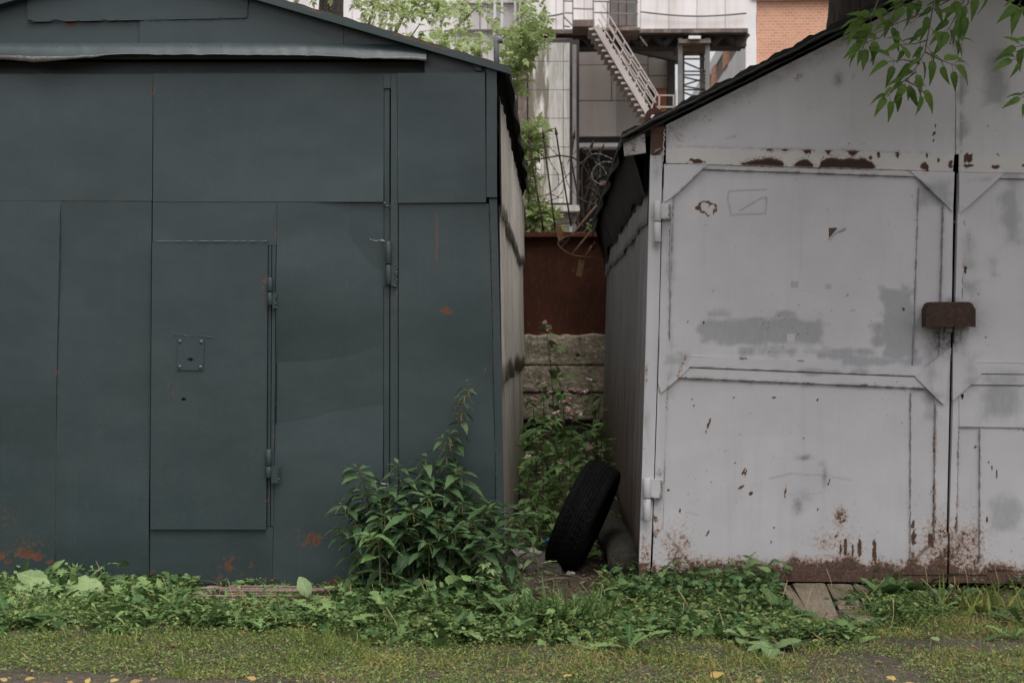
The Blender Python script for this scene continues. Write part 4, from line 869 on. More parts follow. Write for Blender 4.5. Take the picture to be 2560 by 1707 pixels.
# tiny knotweed leaves carpeting everything
P = scatter(140000, lambda x, y: (1-soilness(x, y)*.96)*(.3+.7*clump(x, y, 12, .3, .55, 71))*(1-excl(x, y)), -2.7, 0)
P[:, 2] += rng.random(len(P))**1.5*(.02+.05*weedness(P[:, 0], P[:, 1]))
g = Fol(); g.add(T['tiny'], P, rdir(len(P), -.3, .8), rng.uniform(.007, .017, len(P))*(1+.9*weedness(P[:, 0], P[:, 1])), rnd=np.clip(rng.random(len(P))-.1*weedness(P[:, 0], P[:, 1]), 0, 1), roll=1.2)
tag(g.build('ground_cover', M['clover']), 'carpet of tiny-leaved green weeds along the garage fronts', 'ground cover', kind='stuff')
# mixed taller weeds near the walls
P = scatter(7000, lambda x, y: weedness(x, y)*(.10+.90*clump(x, y, 26, .42, .56, 81)), -1.8, -.03); n = len(P)
g = Fol(); wpx = P[:, 0]*480+1383; hgt = rng.random(n)**1.2*(.025+.085*clump(P[:, 0], P[:, 1], 34, .42, .62, 82)+np.where((P[:, 1] > -.35) & (wpx < 2000) & ((wpx < 480) | (wpx > 880)), .05, 0)+np.where((wpx > 870) & (wpx < 1290) & (P[:, 1] < -.45) & (P[:, 1] > -.95), .09, 0))*np.where(((wpx > 480) & (wpx < 900) | (wpx > 1900) & (wpx < 2200)) & (P[:, 1] > -1.25), .3, 1); Q = P.copy(); Q[:, 2] += hgt
g.add(T['nettle']+T['spoon']+T['leaflet']+T['palm'], Q, rdir(n, -.1, 1.0), rng.uniform(.028, .05, n)+.045*(rng.random(n) > .8), rnd=rng.random(n)*.97, roll=.9)
P2 = scatter(4200, lambda x, y: weedness(x, y)*clump(x, y, 24, .42, .62, 83), -1.7, -.03); n = len(P2); P2[:, 2] += rng.random(n)*.05
g.add(T['dand'], P2, rdir(n, .1, 1.4), rng.uniform(.05, .11, n), rnd=rng.random(n)*.9, roll=.5)
tag(g.build('weeds', M['weed']), 'mixed leafy green weeds massed along the foot of the garages', 'weeds', kind='stuff')
P = scatter(2700, lambda x, y: weedness(x, y)*np.maximum(clump(x, y, 26, .48, .62, 91), ((x > .45) & (x < 1.25))*.9), -1.25, -.03); n = len(P)
P[:, 2] += rng.random(n)*(.03+.06*((P[:, 0] > .35) & (P[:, 0] < 1.1) & (P[:, 1] > -.6)))
g = Fol(); g.add(T['palm'], P, rdir(n, .1, 1.2), rng.uniform(.035, .065, n), rnd=rng.random(n)*.95, roll=.7)
tag(g.build('cranesbill_patch', M['cranes']), 'feathery dark green cranesbill leaves crowding below the pale gate', 'weeds', kind='stuff')
P = scatter(150, lambda x, y: weedness(x, y)*.7+.12, -2.3, -.05); ds = MB()
for p in P:
    h_ = random.uniform(.05, .17)*(1 if p[1] > -1.3 else .5); q = Vector(p)+Vector((random.gauss(0, .05), random.gauss(0, .03), h_)); k5 = [Vector(p).lerp(q, t/4)+Vector((.012*math.sin(t), 0, 0)) for t in range(5)]
    ds.tube(k5, [.0011]*3+[.0022, .0014] if random.random() < .5 else .0010, 4, cap=False)
tag(ds.build('dry_stems', simple('dry_straw', (.42, .33, .18), (.28, .20, .11), 30, .8)), 'dry straw-coloured stems standing among the weeds', 'dry stems', kind='stuff')
# forest-floor litter in the gap
litm = Fol()
for (x0, x1, y0, y1, k) in ((-.16, .34, -.5, 5.6, 1500), (1.4, 2.6, -.9, -.1, 300), (-3.2, 3.2, -2.5, -.9, 170)):
    P = np.stack([rng.uniform(x0, x1, k), rng.uniform(y0, y1, k), np.full(k, .012)], -1); P[:, 2] += gz(P[:, 0], P[:, 1])
    litm.add(T['leaflet'], P, rdir(k, -.15, .25), rng.uniform(.012, .038, k), rnd=rng.random(k)**2.5*.7, roll=.8)
tag(litm.build('leaf_litter', M['deadleaf']), 'brown leaf litter scattered over the bare soil', 'litter', kind='stuff')
# ------------------------------------------------------------------ counted fallen leaves
def one_leaf(px, py, L, mat, label, rot, cat='leaf', grp='fallen leaves in front of the garages', t='leaflet', tilt=.25):
    p = gnd(px, py, .03); f = Fol(); z = gz(p.x, p.y)+.028
    f.add([T[t][0]], [(p.x, p.y, z-.008)], [(math.cos(rot), math.sin(rot)*.6, tilt)], L*.8, rnd=random.random()*.9, roll=.25, up=(0, -.55, .8))
    return tag(f.build('fallen_leaf', M[mat], None, (p.x, p.y, z)), label, cat, grp)
for a in [(62, 1690, .05, 'yellowleaf', 'pale yellow fallen leaf on bare soil near the bottom left corner', .2), (18, 1693, .045, 'yellowleaf', 'small cream fallen leaf at the far left edge of the soil', 2.8), (100, 1703, .055, 'deadleaf', 'brown curled leaf lying beside the pale yellow one on the soil', .3),
          (215, 1699, .05, 'yellowleaf', 'upright golden fallen leaf standing out on the soil at lower left', 1.5), (182, 1700, .04, 'deadleaf', 'tan leaf just left of the golden upright leaf', 2.5), (275, 1693, .045, 'yellowleaf', 'yellow leaf lying flat at the edge of grass and soil', 0),
          (325, 1696, .06, 'deadleaf', 'pinkish brown leaf curled on the soil edge', .3), (375, 1690, .04, 'deadleaf', 'dark brown leaf half under grass on the soil edge', .6), (640, 1690, .05, 'deadleaf', 'pale brown leaf in dry grass at the bottom of the picture, left of centre', 3),
          (1408, 1680, .045, 'yellowleaf', 'orange-yellow leaf on dry grass below the gap', .1), (1405, 1700, .04, 'deadleaf', 'small pink-brown leaf under the orange-yellow leaf', 2.9), (1775, 1684, .075, 'yellowleaf', 'long narrow straw-coloured leaf on the grass before the pale gate', .35),
          (2030, 1599, .05, 'yellowleaf', 'bright yellow leaf beside the plantain clump', .3), (2240, 1687, .05, 'yellowleaf', 'orange leaf lying on bare ground at lower right', 2.9), (2262, 1700, .05, 'deadleaf', 'brown leaf just below the orange leaf', .2),
          (1895, 1698, .05, 'deadleaf', 'brown pointed leaf on the grass, lower right of centre', 1.3), (2350, 1594, .055, 'weedpale', 'pale green fallen leaf on dry grass before the dark right soil', 2.9), (2066, 1528, .04, 'deadleaf', 'orange-brown leaf lying on the plank ramp', .1), (2290, 1636, .03, 'deadleaf', 'small tan leaf on bare patch at right', .5)]: one_leaf(*a)
# ================================================================== PLANTS ONE BY ONE
def curve(p, q, bow=(0, 0, 0), n=10):
    p, q, b = Vector(p), Vector(q), Vector(bow); return [p.lerp(q, i/n)+b*math.sin(math.pi*i/n) for i in range(n+1)]
def nettle(tip, base, label, s=1.0, mat='nettle', n_top=.0, sparse=0, grp='stinging nettles by the corner of the slate garage'):
    base = Vector(base); tip = Vector(tip); root = thing('nettle_plant', label, 'nettle', base, grp)
    bow = Vector(((base.x-tip.x)*.25, .03, .10)); pts = curve(base, tip, bow, 16); L = (tip-base).length
    MB().tube(pts, [.0045*(1-.7*i/16) for i in range(17)], 6).build('stem', M['stem'], root, True)
    f = Fol(); c = MB(); d = .02; a = random.uniform(0, 3); tot = L
    while d < tot*.93:
        fr = 1-d/tot; i = fr*16; k = min(int(i), 15); p = pts[k].lerp(pts[k+1], i-k)
        size = s*np.interp(d, [0, .03, .10, .3, 1.2], [.04, .068, .118, .140, .125])*random.uniform(.85, 1.15)
        if not sparse or random.random() < .6:
            for q in (0, math.pi):
                an = a+q+random.uniform(-.25, .25); dr = Vector((math.cos(an), math.sin(an)*.9-.15, np.interp(d, [0, .05, .3, 1], [.75, .15, -.25, -.5])+random.uniform(-.15, .15))).normalized()
                st = p+dr*size*.22; f.add(T['nettle'], [st], [dr], size, rnd=random.uniform(0, .95) if d > .06 else random.uniform(.6, .95), roll=.35)
                c.tube([p, st], .0014, 4, cap=False)
        if .04 < d < .4 and random.random() < .75:
            for q in range(3):
                an = random.uniform(0, 6.3); ps = [p]; v = Vector((math.cos(an)*.012, math.sin(an)*.012, .004)); 
                for j in range(5): v = v+Vector((0, 0, -.0045)); ps.append(ps[-1]+v*.8)
                c.tube(ps, [.0011, .0018, .001, .0018, .001, .0014], 4, 1, cap=False)
        d += np.interp(d, [0, .05, .15, .6], [.012, .026, .045, .060])*random.uniform(.85, 1.15)/max(.7, s*.9); a += math.pi/2
    tag(c.build('flower_string', [M['stem'], M['strings']], root, True), kind='stuff'); f.build('foliage', M[mat], root); return root
M['strings'] = simple('nettle_flower_string', (.24, .22, .07), (.16, .18, .06), 30, .8)
NT_L = [((891, 1163), (930, 1485), -.30, 'nettle farthest left with a yellowish flowering top and long side leaves', 1.0), ((995, 1154), (1000, 1480), -.28, 'nettle whose tip stands in front of the hinge slot of the slate garage', .85),
 ((1123, 1074), (1105, 1480), -.16, 'tallest leafy nettle stem against the slate front panel', .85), ((1062, 1132), (1060, 1482), -.24, 'nettle just left of the tallest leafy stem', 1.0), ((1150, 1165), (1125, 1482), -.22, 'nettle just right of the tallest leafy stem', 1.0),
 ((1190, 1221), (1150, 1490), -.18, 'nettle leaning right below the corner trim of the slate garage', .8), ((1228, 1268), (1170, 1500), -.38, 'pale-topped nettle in front of the slate corner trim', 1.15), ((1321, 1282), (1235, 1500), -.30, 'nettle reaching right across the gap entrance', .95),
 ((1069, 1235), (1065, 1500), -.42, 'nettle with layered horizontal leaves in the middle of the bush', 1.05), ((1030, 1272), (1030, 1505), -.50, 'nettle tip at the centre of the bush, hung with flower strings', 1.15), ((957, 1284), (965, 1495), -.45, 'nettle tip on the left middle of the bush', 1.0),
 ((846, 1257), (905, 1485), -.36, 'nettle at the left edge of the bush with drooping flower strings', .85), ((835, 1324), (890, 1480), -.34, 'lowest nettle on the left edge, before the flaking rust spot', .8), ((1138, 1325), (1120, 1505), -.52, 'broad-leaved nettle low on the right of the bush', 1.15),
 ((1036, 1197), (1045, 1490), -.30, 'nettle between the two tall stems and the hinge slot', .95), ((973, 1212), (985, 1490), -.34, 'nettle under the hinge-slot tip, half hidden by neighbours', .95), ((905, 1225), (935, 1490), -.32, 'nettle under the farthest left flowering top', .9),
 ((1281, 1340), (1230, 1505), -.45, 'dark nettle at the base of the corrugated side sheets', .95), ((1095, 1290), (1090, 1505), -.50, 'nettle filling the bush below its tallest stems', 1.1), ((1180, 1300), (1160, 1505), -.48, 'nettle behind the pale-topped one near the corner', 1.0), ((1000, 1330), (1000, 1505), -.52, 'large-leaved nettle low in the left half of the bush', 1.15), ((1070, 1360), (1070, 1510), -.56, 'nettle in front of the dark hollow of the bush', 1.15)]
NT_L += [((1262, 1372), (1228, 1505), -.56, 'pale-leaved nettle in front of the foot of the corrugated side sheets', 1.0), ((1222, 1345), (1196, 1505), -.60, 'low nettle between the climbing pale weed and the slate corner', 1.05), ((1300, 1330), (1262, 1505), -.50, 'nettle drooping over the plastic bottle', .9)]
for q in range(12): NT_L.append(((880+34*q+random.uniform(-12, 12), 1300+random.uniform(-50, 50)-55*math.sin(q*.28), ), (920+26*q, 1490), -.22-.02*(q % 5), 'inner nettle stem of the bush, crowded behind the front leaves, '+['first', 'second', 'third', 'fourth', 'fifth', 'sixth', 'seventh', 'eighth', 'ninth', 'tenth', 'eleventh', 'last'][q]+' from left', .95))
for (tx, ty), (bx, by), Y, lab, s in NT_L:
    t = at(tx, ty, Y); b = at(bx, by, Y); b = Vector((b.x, Y+.05, 0)); nettle(t, b, lab, s)
nettle(at(924, 1346, -.6), at(950, 1480, -.58)*1, 'young bright green nettle in front of the bush, lower left', 1.2, 'nettletop')
nettle(at(1170, 947, -.12), Vector((at(1130, 1480, -.12).x, -.12, 0)), 'thin straggling nettle reaching highest up the slate panel', .52, sparse=0)
# dried creeper hanging on the straggler
mb = MB(); mb.tube([at(1215, 918, -.14), at(1205, 945, -.15), at(1180, 985, -.14), at(1140, 1010, -.13), at(1150, 1040, -.14), at(1168, 1085, -.13), at(1172, 1100, -.13)], [.0012, .002, .003, .003, .0028, .002, .001], 5)
for i in range(16):
    v = at(random.uniform(1132, 1160), random.uniform(1003, 1050), -.14); mb.blob(v, random.uniform(.003, .007), 0, (1, .6, 1), .4)
tag(mb.build('dried_creeper', simple('dry_creeper', (.12, .075, .045), (.07, .05, .03), 60, .9), None, True, rebase=tuple(at(1160, 1000, -.14))), 'dried brown creeper stem tangled on the straggling nettle top', 'creeper')
def lush(name, label, cat, base, leaves, mat, tkey, grp=None, stems='stem'):
    """plant from explicit leaves: (px,py of leaf start, direction, length, rnd)"""
    b = Vector(base); root = thing(name, label, cat, b, grp); st = MB()
    for i, (p, d, L, rr) in enumerate(leaves):
        f = Fol(); f.add([T[tkey][i % len(T[tkey])]], [p], [d], L, rnd=rr, roll=.12, up=(0, -.55, .8)); f.build('leaf', M[mat], root)
        st.tube(curve(b, Vector(p)+Vector(d).normalized()*L*.05, (0, 0, .02), 6), .004, 6)
    st.build('stem', M[stems], root, True); return root
# burdock at the far left: two broad leaves
b = Vector((at(60, 1490, -.35).x, -.35, 0))
lush('burdock', 'burdock with two huge flat leaves in front of the slate garage, far left', 'burdock', b, [(at(120, 1475, -.5), (-.9, -.15, .02), .23, .75), (at(160, 1476, -.48), (.9, -.1, .0), .24, .8), (at(105, 1458, -.42), (-.75, .1, .45), .15, .5)], 'weedpale', 'heart')
lush('burdock', 'single upright toothed dark leaf on a stalk above the burdock', 'burdock', (at(75, 1480, -.3).x, -.3, 0), [(at(62, 1442, -.3), (.18, -.1, .9), .095, .1)], 'weed', 'leaflet')
# lone round leaf by the rebar
lush('plantain', 'lone round pale leaf standing up before the rusty rods', 'plantain', (at(766, 1500, -.5).x, -.5, 0), [(at(773, 1500, -.5), (-.25, -.1, .95), .12, .6)], 'weedpale', 'arch')
def rosette(name, label, cat, px, py, k, L, mat, tkey, grp, lo=.1, hi=1.6, seed=1):
    r_ = random.Random(seed); p = gnd(px, py); p.z = gz(p.x, p.y); root = thing(name, label, cat, p, grp); f = Fol()
    for i in range(k):
        a = 2*math.pi*i/k*1.0+r_.uniform(-.4, .4); f.add(T[tkey], [p+Vector((math.cos(a), math.sin(a), 0))*.008], [(math.cos(a), math.sin(a), r_.uniform(lo, hi))], L*r_.uniform(.6, 1.1), rnd=r_.random()*.9, roll=.2)
    f.build('foliage', M[mat], root); return root
RS = [('dandelion', 'dandelion clump with an arching toothed leaf, left of the rusty rods', 395, 1528, 12, .20, 'weed', 'dand'), ('dandelion', 'dandelion clump at the left edge below the burdock', 25, 1570, 10, .20, 'weed', 'dand'), ('dandelion', 'dandelion below the middle of the slate garage wicket door', 510, 1565, 11, .19, 'weed', 'dand'),
 ('dandelion', 'dandelion with upright blades in front of the nettles, below the gate slot', 985, 1560, 11, .24, 'weed', 'dand'), ('dandelion', 'dandelion with pale leaves on the right foot of the nettle bush', 1290, 1570, 11, .22, 'weedpale', 'dand'), ('dandelion', 'flat dandelion rosette alone on the lawn, below the gap', 1570, 1622, 12, .17, 'weed', 'dand'),
 ('dock_plant', 'dock with broad crinkled leaves at the right foot of the nettles', 1240, 1545, 8, .17, 'weedpale', 'spoon'), ('dock_plant', 'dock with upright leaves to the left of the plank ramp', 1955, 1545, 10, .18, 'weed', 'spoon'), ('dock_plant', 'dark dock with crinkled leaves leaning on the pale gate, right of the ramp', 2210, 1505, 13, .20, 'weed', 'spoon'),
 ('dock_plant', 'dock with one leaf raised high near the right gate gap', 2290, 1495, 8, .21, 'weed', 'spoon'), ('plantain', 'plantain clump nearest the lawn, below the ramp', 1930, 1630, 18, .115, 'weedpale', 'arch'), ('plantain', 'plantain clump with pale rounded leaves left of the lowest one', 1860, 1600, 16, .11, 'weedpale', 'arch'),
 ('plantain', 'plantain clump touching the foot of the plank ramp', 1990, 1580, 14, .11, 'weedpale', 'arch'), ('plantain', 'plantain clump in the cranesbill left of the ramp', 1790, 1560, 14, .115, 'weedpale', 'arch'), ('plantain', 'small plantain on the lawn below the burdock leaves', 130, 1560, 9, .11, 'weedpale', 'arch'),
 ('dandelion', 'dandelion at the right edge of the picture on dark soil', 2555, 1560, 7, .2, 'weed', 'dand'), ('dandelion', 'small dandelion low at the right edge beside a muddy patch', 2535, 1598, 8, .12, 'weed', 'dand'), ('dandelion', 'dandelion in the weeds between wicket door and rusty rods', 640, 1545, 10, .18, 'weedpale', 'dand'), ('dandelion', 'dandelion between the rusty rods and the nettles', 830, 1560, 11, .19, 'weed', 'dand'),
 ('dock_plant', 'dock with pale wide leaves in front of the nettles, centre left', 1120, 1590, 8, .17, 'weedpale', 'spoon'), ('plantain', 'plantain in thick weeds under the slate gate seam', 300, 1555, 11, .14, 'weedpale', 'arch')]
GR = {'dandelion': 'dandelions in the weeds', 'dock_plant': 'dock plants along the garage fronts', 'plantain': 'plantains on the verge'}
for i, q in enumerate(RS): rosette(q[0], q[1], q[0].replace('_plant', ''), *q[2:], GR[q[0]], .25 if q[7] != 'spoon' else .6, 1.7 if q[7] != 'spoon' else 3, seed=i)
# grass tuft in the gap mouth
p = gnd(1400, 1560); root = thing('grass_tuft', 'tuft of long arching grass blades at the mouth of the gap', 'grass tuft', p); f = Fol(); k = 230
P = np.array([p[:]]*k)+rng.normal(0, [.09, .04, 0], (k, 3)); dd = rdir(k, .5, 2.2); dd[:, 0] += .3; f.add(T['blade'], P, dd, rng.uniform(.12, .26, k), rnd=rng.random(k)*.9); tag(f.build('blades', M['grasslush'], root), kind='stuff')
p = gnd(2440, 1530); root = thing('grass_tuft', 'thin grass tuft beneath the timber sill at the right', 'grass tuft', p); f = Fol(); k = 110
P = np.array([p[:]]*k)+rng.normal(0, [.16, .06, 0], (k, 3)); f.add(T['blade'], P, rdir(k, .5, 2.5), rng.uniform(.09, .22, k), rnd=rng.random(k)); tag(f.build('blades', M['grass'], root), kind='stuff')
# bindweed-like pale leaves at the foot of the nettles
for i, (px, py, Y, lab, k) in enumerate([(1215, 1400, -.62, 'pale yellow-green climbing weed on the right foot of the nettles', 16), (1290, 1420, -.5, 'mottled pale weed under the corrugated sheet corner', 12), (1180, 1440, -.66, 'withering cream-leaved weed in front of the nettles', 10), (1240, 1480, -.7, 'leafy weed with toothed grey-green leaves before the nettle bush', 16), (1330, 1360, -.3, 'sparse weed rising at the gap entrance', 8)]):
    b = at(px, 1500, Y); b.z = 0; t_ = at(px, py, Y); root = thing('leafy_weed', lab, 'weed', b, 'pale weeds by the nettles'); f = Fol(); st = MB(); pts = curve(b, t_, (.03, 0, 0), 8); st.tube(pts, .003, 5)
    for q in range(k):
        p = pts[random.randint(3, 8)]; d = rdir(1, -.4, .6)[0]; f.add(T['maplelf'] if i < 3 else T['leaflet'], [p+Vector(d)*.03], [d], random.uniform(.05, .09), rnd=random.random()*.95); st.tube([p, p+Vector(d)*.03], .0014, 4)
    st.build('stem', M['stem'], root, True); f.build('foliage', M['weedpale'], root)
# cranesbill plants standing against the foot of the pale garage
for i, (px, ty, Y, lab) in enumerate([(1665, 1440, -.22, 'cranesbill bush in front of the pale gate post'), (1600, 1455, -.45, 'cranesbill bush left of the pale gate post'), (1745, 1440, -.3, 'low cranesbill bush below the rusty corner gusset'), (1870, 1395, -.2, 'cranesbill against the brown foot of the gate, its top highest'), (1905, 1418, -.28, 'cranesbill just left of the plank ramp'), (1950, 1400, -.15, 'slim cranesbill stem whose leaves reach over the rust, by the ramp'), (1800, 1420, -.25, 'cranesbill with small upright shoots below the gate panel'), (2110, 1500, -.5, 'cranesbill spreading over the right side of the ramp'), (2240, 1530, -.45, 'cranesbill under the dark dock'), (560, 1445, -.15, 'cranesbill stem against the slate garage under the wicket door'), (1040, 1470, -.65, 'cranesbill in front of the nettle bush, centre'), (1150, 1500, -.68, 'cranesbill on the right front of the nettle bush'), (880, 1500, -.5, 'cranesbill at the left foot of the nettle bush'), (200, 1452, -.2, 'cranesbill behind the burdock leaves')]):
    t_ = at(px, ty, Y); b = Vector((t_.x, Y, 0)); root = thing('cranesbill', lab, 'cranesbill', b, 'cranesbill plants at the garage fronts'); f = Fol(); st = MB()
    for q in range(9 if i not in (5, 9) else 5):
        e = Vector((t_.x+random.gauss(0, .05), Y+random.gauss(0, .05), t_.z*random.uniform(.45, 1))); st.tube(curve(b, e, (random.uniform(-.02, .02), 0, .02), 6), .0016, 4, cap=False)
        for w_ in range(2): f.add(T['palm'], [e+Vector((random.gauss(0, .02), random.gauss(0, .02), random.gauss(0, .015)))], rdir(1, -.1, .7), random.uniform(.05, .085), rnd=random.random()*.95, roll=.7)
    st.build('stem', M['stem'], root, True); f.build('foliage', M['cranes'], root)
# ================================================================== THE GAP: balsams, tyre, post, rubbish
BAL = [(1365, 812, 5.5, 1385, 'tallest balsam, its pink flowers in front of the rusty sheet'), (1362, 958, 4.6, 1375, 'balsam with single flower before the second concrete block'), (1405, 985, 4.2, 1400, 'balsam with a row of small pink flowers in mid gap'), (1440, 1012, 3.6, 1430, 'balsam with the densest cluster of pink flowers'), (1478, 955, 4.6, 1490, 'balsam with two wide leaves by the pale garage side wall'),
       (1502, 990, 3.9, 1500, 'dark leafy balsam hugging the pale garage side wall'), (1330, 1000, 3.4, 1335, 'balsam beside the slate garage side sheets'), (1385, 1050, 2.9, 1370, 'balsam with a flower low on the left of the gap'), (1345, 1075, 2.5, 1350, 'broad-leaved balsam near the slate garage sheets'), (1475, 1075, 2.9, 1470, 'balsam with hanging pink bud above the tyre'), (1420, 1110, 2.6, 1410, 'low balsam in the centre of the gap'),
       (1330, 1145, 2.1, 1330, 'balsam low on the left beside the corrugated sheets'), (1395, 1170, 2.0, 1390, 'low balsam left of the tyre top'), (1350, 1235, 1.5, 1345, 'balsam seedlings left of the tyre'), (1455, 1150, 2.3, 1450, 'balsam right behind the tyre'), (1510, 1060, 3.2, 1512, 'balsam in the dark corner by the pale side wall'), (1322, 1250, 1.1, 1320, 'drooping balsam at the left of the gap floor'), (1420, 1215, 1.7, 1415, 'small balsam half hidden by the tyre'), (1375, 1285, 1.0, 1372, 'creeping balsam near the tyre foot')]
for i, (tx, ty, Y, bx, lab) in enumerate(BAL):
    t_ = at(tx, ty, Y); b = at(bx, 900, Y); b.z = 0; root = thing('balsam_plant', lab, 'balsam', b, 'pink-flowered balsams in the gap'); pts = curve(b, t_, (.03*(-1)**i, 0, 0), 14)
    st = MB(); st.tube(pts, [.007*(1-.6*q/14) for q in range(15)], 6); f = Fol(); L = (t_-b).length; nd = max(5, int(L/.085)); fl = Fol()
    for q in range(nd):
        fr = .15+.85*q/(nd-1); k = min(int(fr*14), 13); p = pts[k].lerp(pts[k+1], fr*14-k)
        for w_ in range(3 if fr < .95 else 6):
            a = random.uniform(0, 6.3); rr = random.uniform(0, .16) if fr < .9 and random.random() < .6 else .01; dv_ = Vector((math.cos(a), math.sin(a), random.uniform(-.3, .35))); e = p+dv_*rr
            if rr > .03: st.tube([p, e], .002, 4, cap=False)
            f.add(T['lance'] if i % 2 else T['leaflet'], [e], [(dv_.x, dv_.y, dv_.z+random.uniform(-.3, .1))], random.uniform(.10, .17)*(1 if fr < .9 else .6), rnd=random.random()*.96, roll=.6)
    st.build('stem', M['stemred'], root, True); f.build('foliage', M['balsam'], root)
    spots = {0: [(1362, 806), (1370, 820)], 1: [(1360, 958), (1338, 975)], 2: [(1415, 978), (1430, 974), (1375, 982)], 3: [(1424, 1015), (1436, 1028), (1440, 1012), (1432, 1038), (1444, 1032), (1386, 1036)], 4: [(1474, 950), (1500, 955)], 5: [(1465, 978), (1445, 977)], 6: [(1335, 1003)], 7: [(1388, 1033)], 8: [(1318, 1140)], 9: [(1475, 1116), (1472, 1120)], 10: [(1404, 1157)], 13: [(1420, 1000)]}.get(i, [])
    for q, (fx, fy) in enumerate(spots):
        e = at(fx, fy, Y-.12); st2 = Fol(); k = 3
        for w_ in range(k): st2.add(T['flower'], [e+Vector((random.gauss(0, .008), 0, random.gauss(0, .01)))], [(random.uniform(-.5, .5), -.8, random.uniform(-.2, .5))], random.uniform(.045, .062), rnd=random.random(), roll=.8)
        st2.build('flower', M['pink'], root)
# ground-level greenery in the gap (nobody could count)
f = Fol(); k = 900; P = np.stack([rng.uniform(-.26, .42, k), .9+rng.random(k)*4.8, rng.random(k)**1.3*.55], -1); P[:, 2] *= np.clip((P[:, 1]-.4)/2.5, .15, 1)
f.add(T['lance']+T['leaflet'], P, rdir(k, -.3, .5), rng.uniform(.05, .12, k), rnd=rng.random(k)*.97, roll=.7)
tag(f.build('undergrowth', M['balsam']), 'low leafy undergrowth filling the floor of the gap', 'undergrowth', kind='stuff')
# tyre leaning on the pale garage
def tyre():
    Ro, W_, Ri = .315, .19, .205; prof = []
    for t in np.linspace(0, 1, 5): prof.append((Ri+.0+(.07)*t, -W_/2*(.80+.22*math.sin(t*1.5))))
    prof += [(Ro-.018, -W_/2*.99), (Ro-.006, -W_/2*.93), (Ro, -W_/2*.80)]
    for k in range(-3, 4):          # ribs with circumferential grooves
        x = W_*.8*k/8.0
        prof += [(Ro+.004, x-.0085), (Ro+.004, x+.0085), (Ro-.005, x+.0105), (Ro-.005, x+.0125)] if k < 3 else [(Ro+.004, x-.0085), (Ro+.004, x+.0085)]
    prof += [(Ro, W_/2*.80), (Ro-.006, W_/2*.93), (Ro-.018, W_/2*.99)]
    for t in np.linspace(1, 0, 5): prof.append((Ri+.07*t, W_/2*(.80+.22*math.sin(t*1.5))))
    prof += [(Ri-.004, W_/2*.74), (Ri+.03, W_/2*.70), (Ro-.03, W_/2*.5), (Ro-.03, -W_/2*.5), (Ri+.03, -W_/2*.70), (Ri-.004, -W_/2*.74)]
    n = 240; m = len(prof); V = []
    for i in range(n):
        a = 2*math.pi*i/n
        for r_, x in prof:
            rr = r_
            if r_ > Ro-.02:
                ph = (i*1.0+abs(x)*180+(2 if x > 0 else 0)) % 5
                if ph < 1.3 and abs(x) > W_*.10: rr = r_-.009
            V.append((x, rr*math.cos(a), rr*math.sin(a)))
    Fq = [(i*m+j, ((i+1) % n)*m+j, ((i+1) % n)*m+(j+1) % m, i*m+(j+1) % m) for i in range(n) for j in range(m)]
    me = mesh_arrays('tyre', V, Fq, M['rubber']); o = bpy.data.objects.new('tyre', me); COL.objects.link(o)
    return o
ty = tyre(); Rm = Matrix.Rotation(R(24), 4, 'Y') @ Matrix.Rotation(R(-10), 4, 'Z')
c0 = at(1458, 1290, .62); ty.matrix_world = Matrix.Translation(c0) @ Rm
tag(ty, 'worn black car tyre leaning against the pale garage side in the gap', 'tyre')
# concrete post lying along the wall
pc = MB(); pts = [Vector((.375+.02*math.sin(i), .12+i*.32, .10+.01*math.sin(i*2))) for i in range(9)]
pc.tube(pts, [.085, .098, .10, .095, .098, .092, .097, .094, .085], 16); o = pc.build('fallen_post', simple('mossy_concrete_post', (.04, .033, .026), (.022, .019, .015), 14, .95, .8, .02, (.05, .06, .025)), None, True, rebase=tuple(pts[0]))
tag(o, 'mossy round post lying on the ground along the pale garage side wall', 'post')
# block with rubbish on it
m_ = MB(); c = Vector((-.06, .62, .03))
V = [(c.x+sx*.11+random.uniform(-.02, .02), c.y+sy*.2+random.uniform(-.03, .03), c.z+sz*.04+random.uniform(-.01, .01)) for sz in (-1, 1) for sx, sy in ((-1, -1), (1, -1), (1, 1), (-1, 1))]
m_.add(V, [(3, 2, 1, 0), (4, 5, 6, 7), (0, 1, 5, 4), (1, 2, 6, 5), (2, 3, 7, 6), (3, 0, 4, 7)])
M['conc'] = simple('rough_concrete', (.13, .11, .085), (.08, .068, .055), 9, .95, .9, .03, (.05, .05, .035)); M['brick'] = simple('old_brick', (.16, .07, .045), (.11, .055, .04), 14, .9, .7, .01, (.14, .12, .10))
o = m_.build('concrete_lump', M['conc'], None, False, rebase=(c.x, c.y, 0)); bv = o.modifiers.new('bevel', 'BEVEL'); bv.width = .02; bv.segments = 2
tag(o, 'broken dirty concrete lump on the gap floor beside the tyre', 'concrete lump')
bt = MB(); q = at(1312, 1385, .42); d = Vector((.9, -.35, .12)).normalized()
bt.tube([q+d*s_ for s_ in (-.085, -.08, -.05, 0, .04, .06, .08, .095, .10)], [.012, .034, .038, .031, .037, .034, .016, .013, .012], 16)
gm = NT('clear_plastic'); gm.b.inputs['Transmission Weight'].default_value = .7; gm.b.inputs['IOR'].default_value = 1.3
bo = bt.build('plastic_bottle', gm.fin((.55, .5, .45), .12, gm.bump(gm.noise(35, 3, .6), .8, .02)), None, True, rebase=tuple(q)); tag(bo, 'crumpled clear plastic bottle lying among weeds at the foot of the slate corner', 'bottle')
mb = MB(); q = at(1363, 1353, .9); mb.tube([q, q+Vector((.03, .0, .008)), q+Vector((.06, .01, .0))], [.012, .018, .01], 8); tag(mb.build('blue_wrapper', simple('blue_plastic', (.03, .16, .34), (.02, .11, .25), 20, .4), None, True, rebase=tuple(q)), 'small crumpled blue wrapper behind the bottle in the gap', 'wrapper')
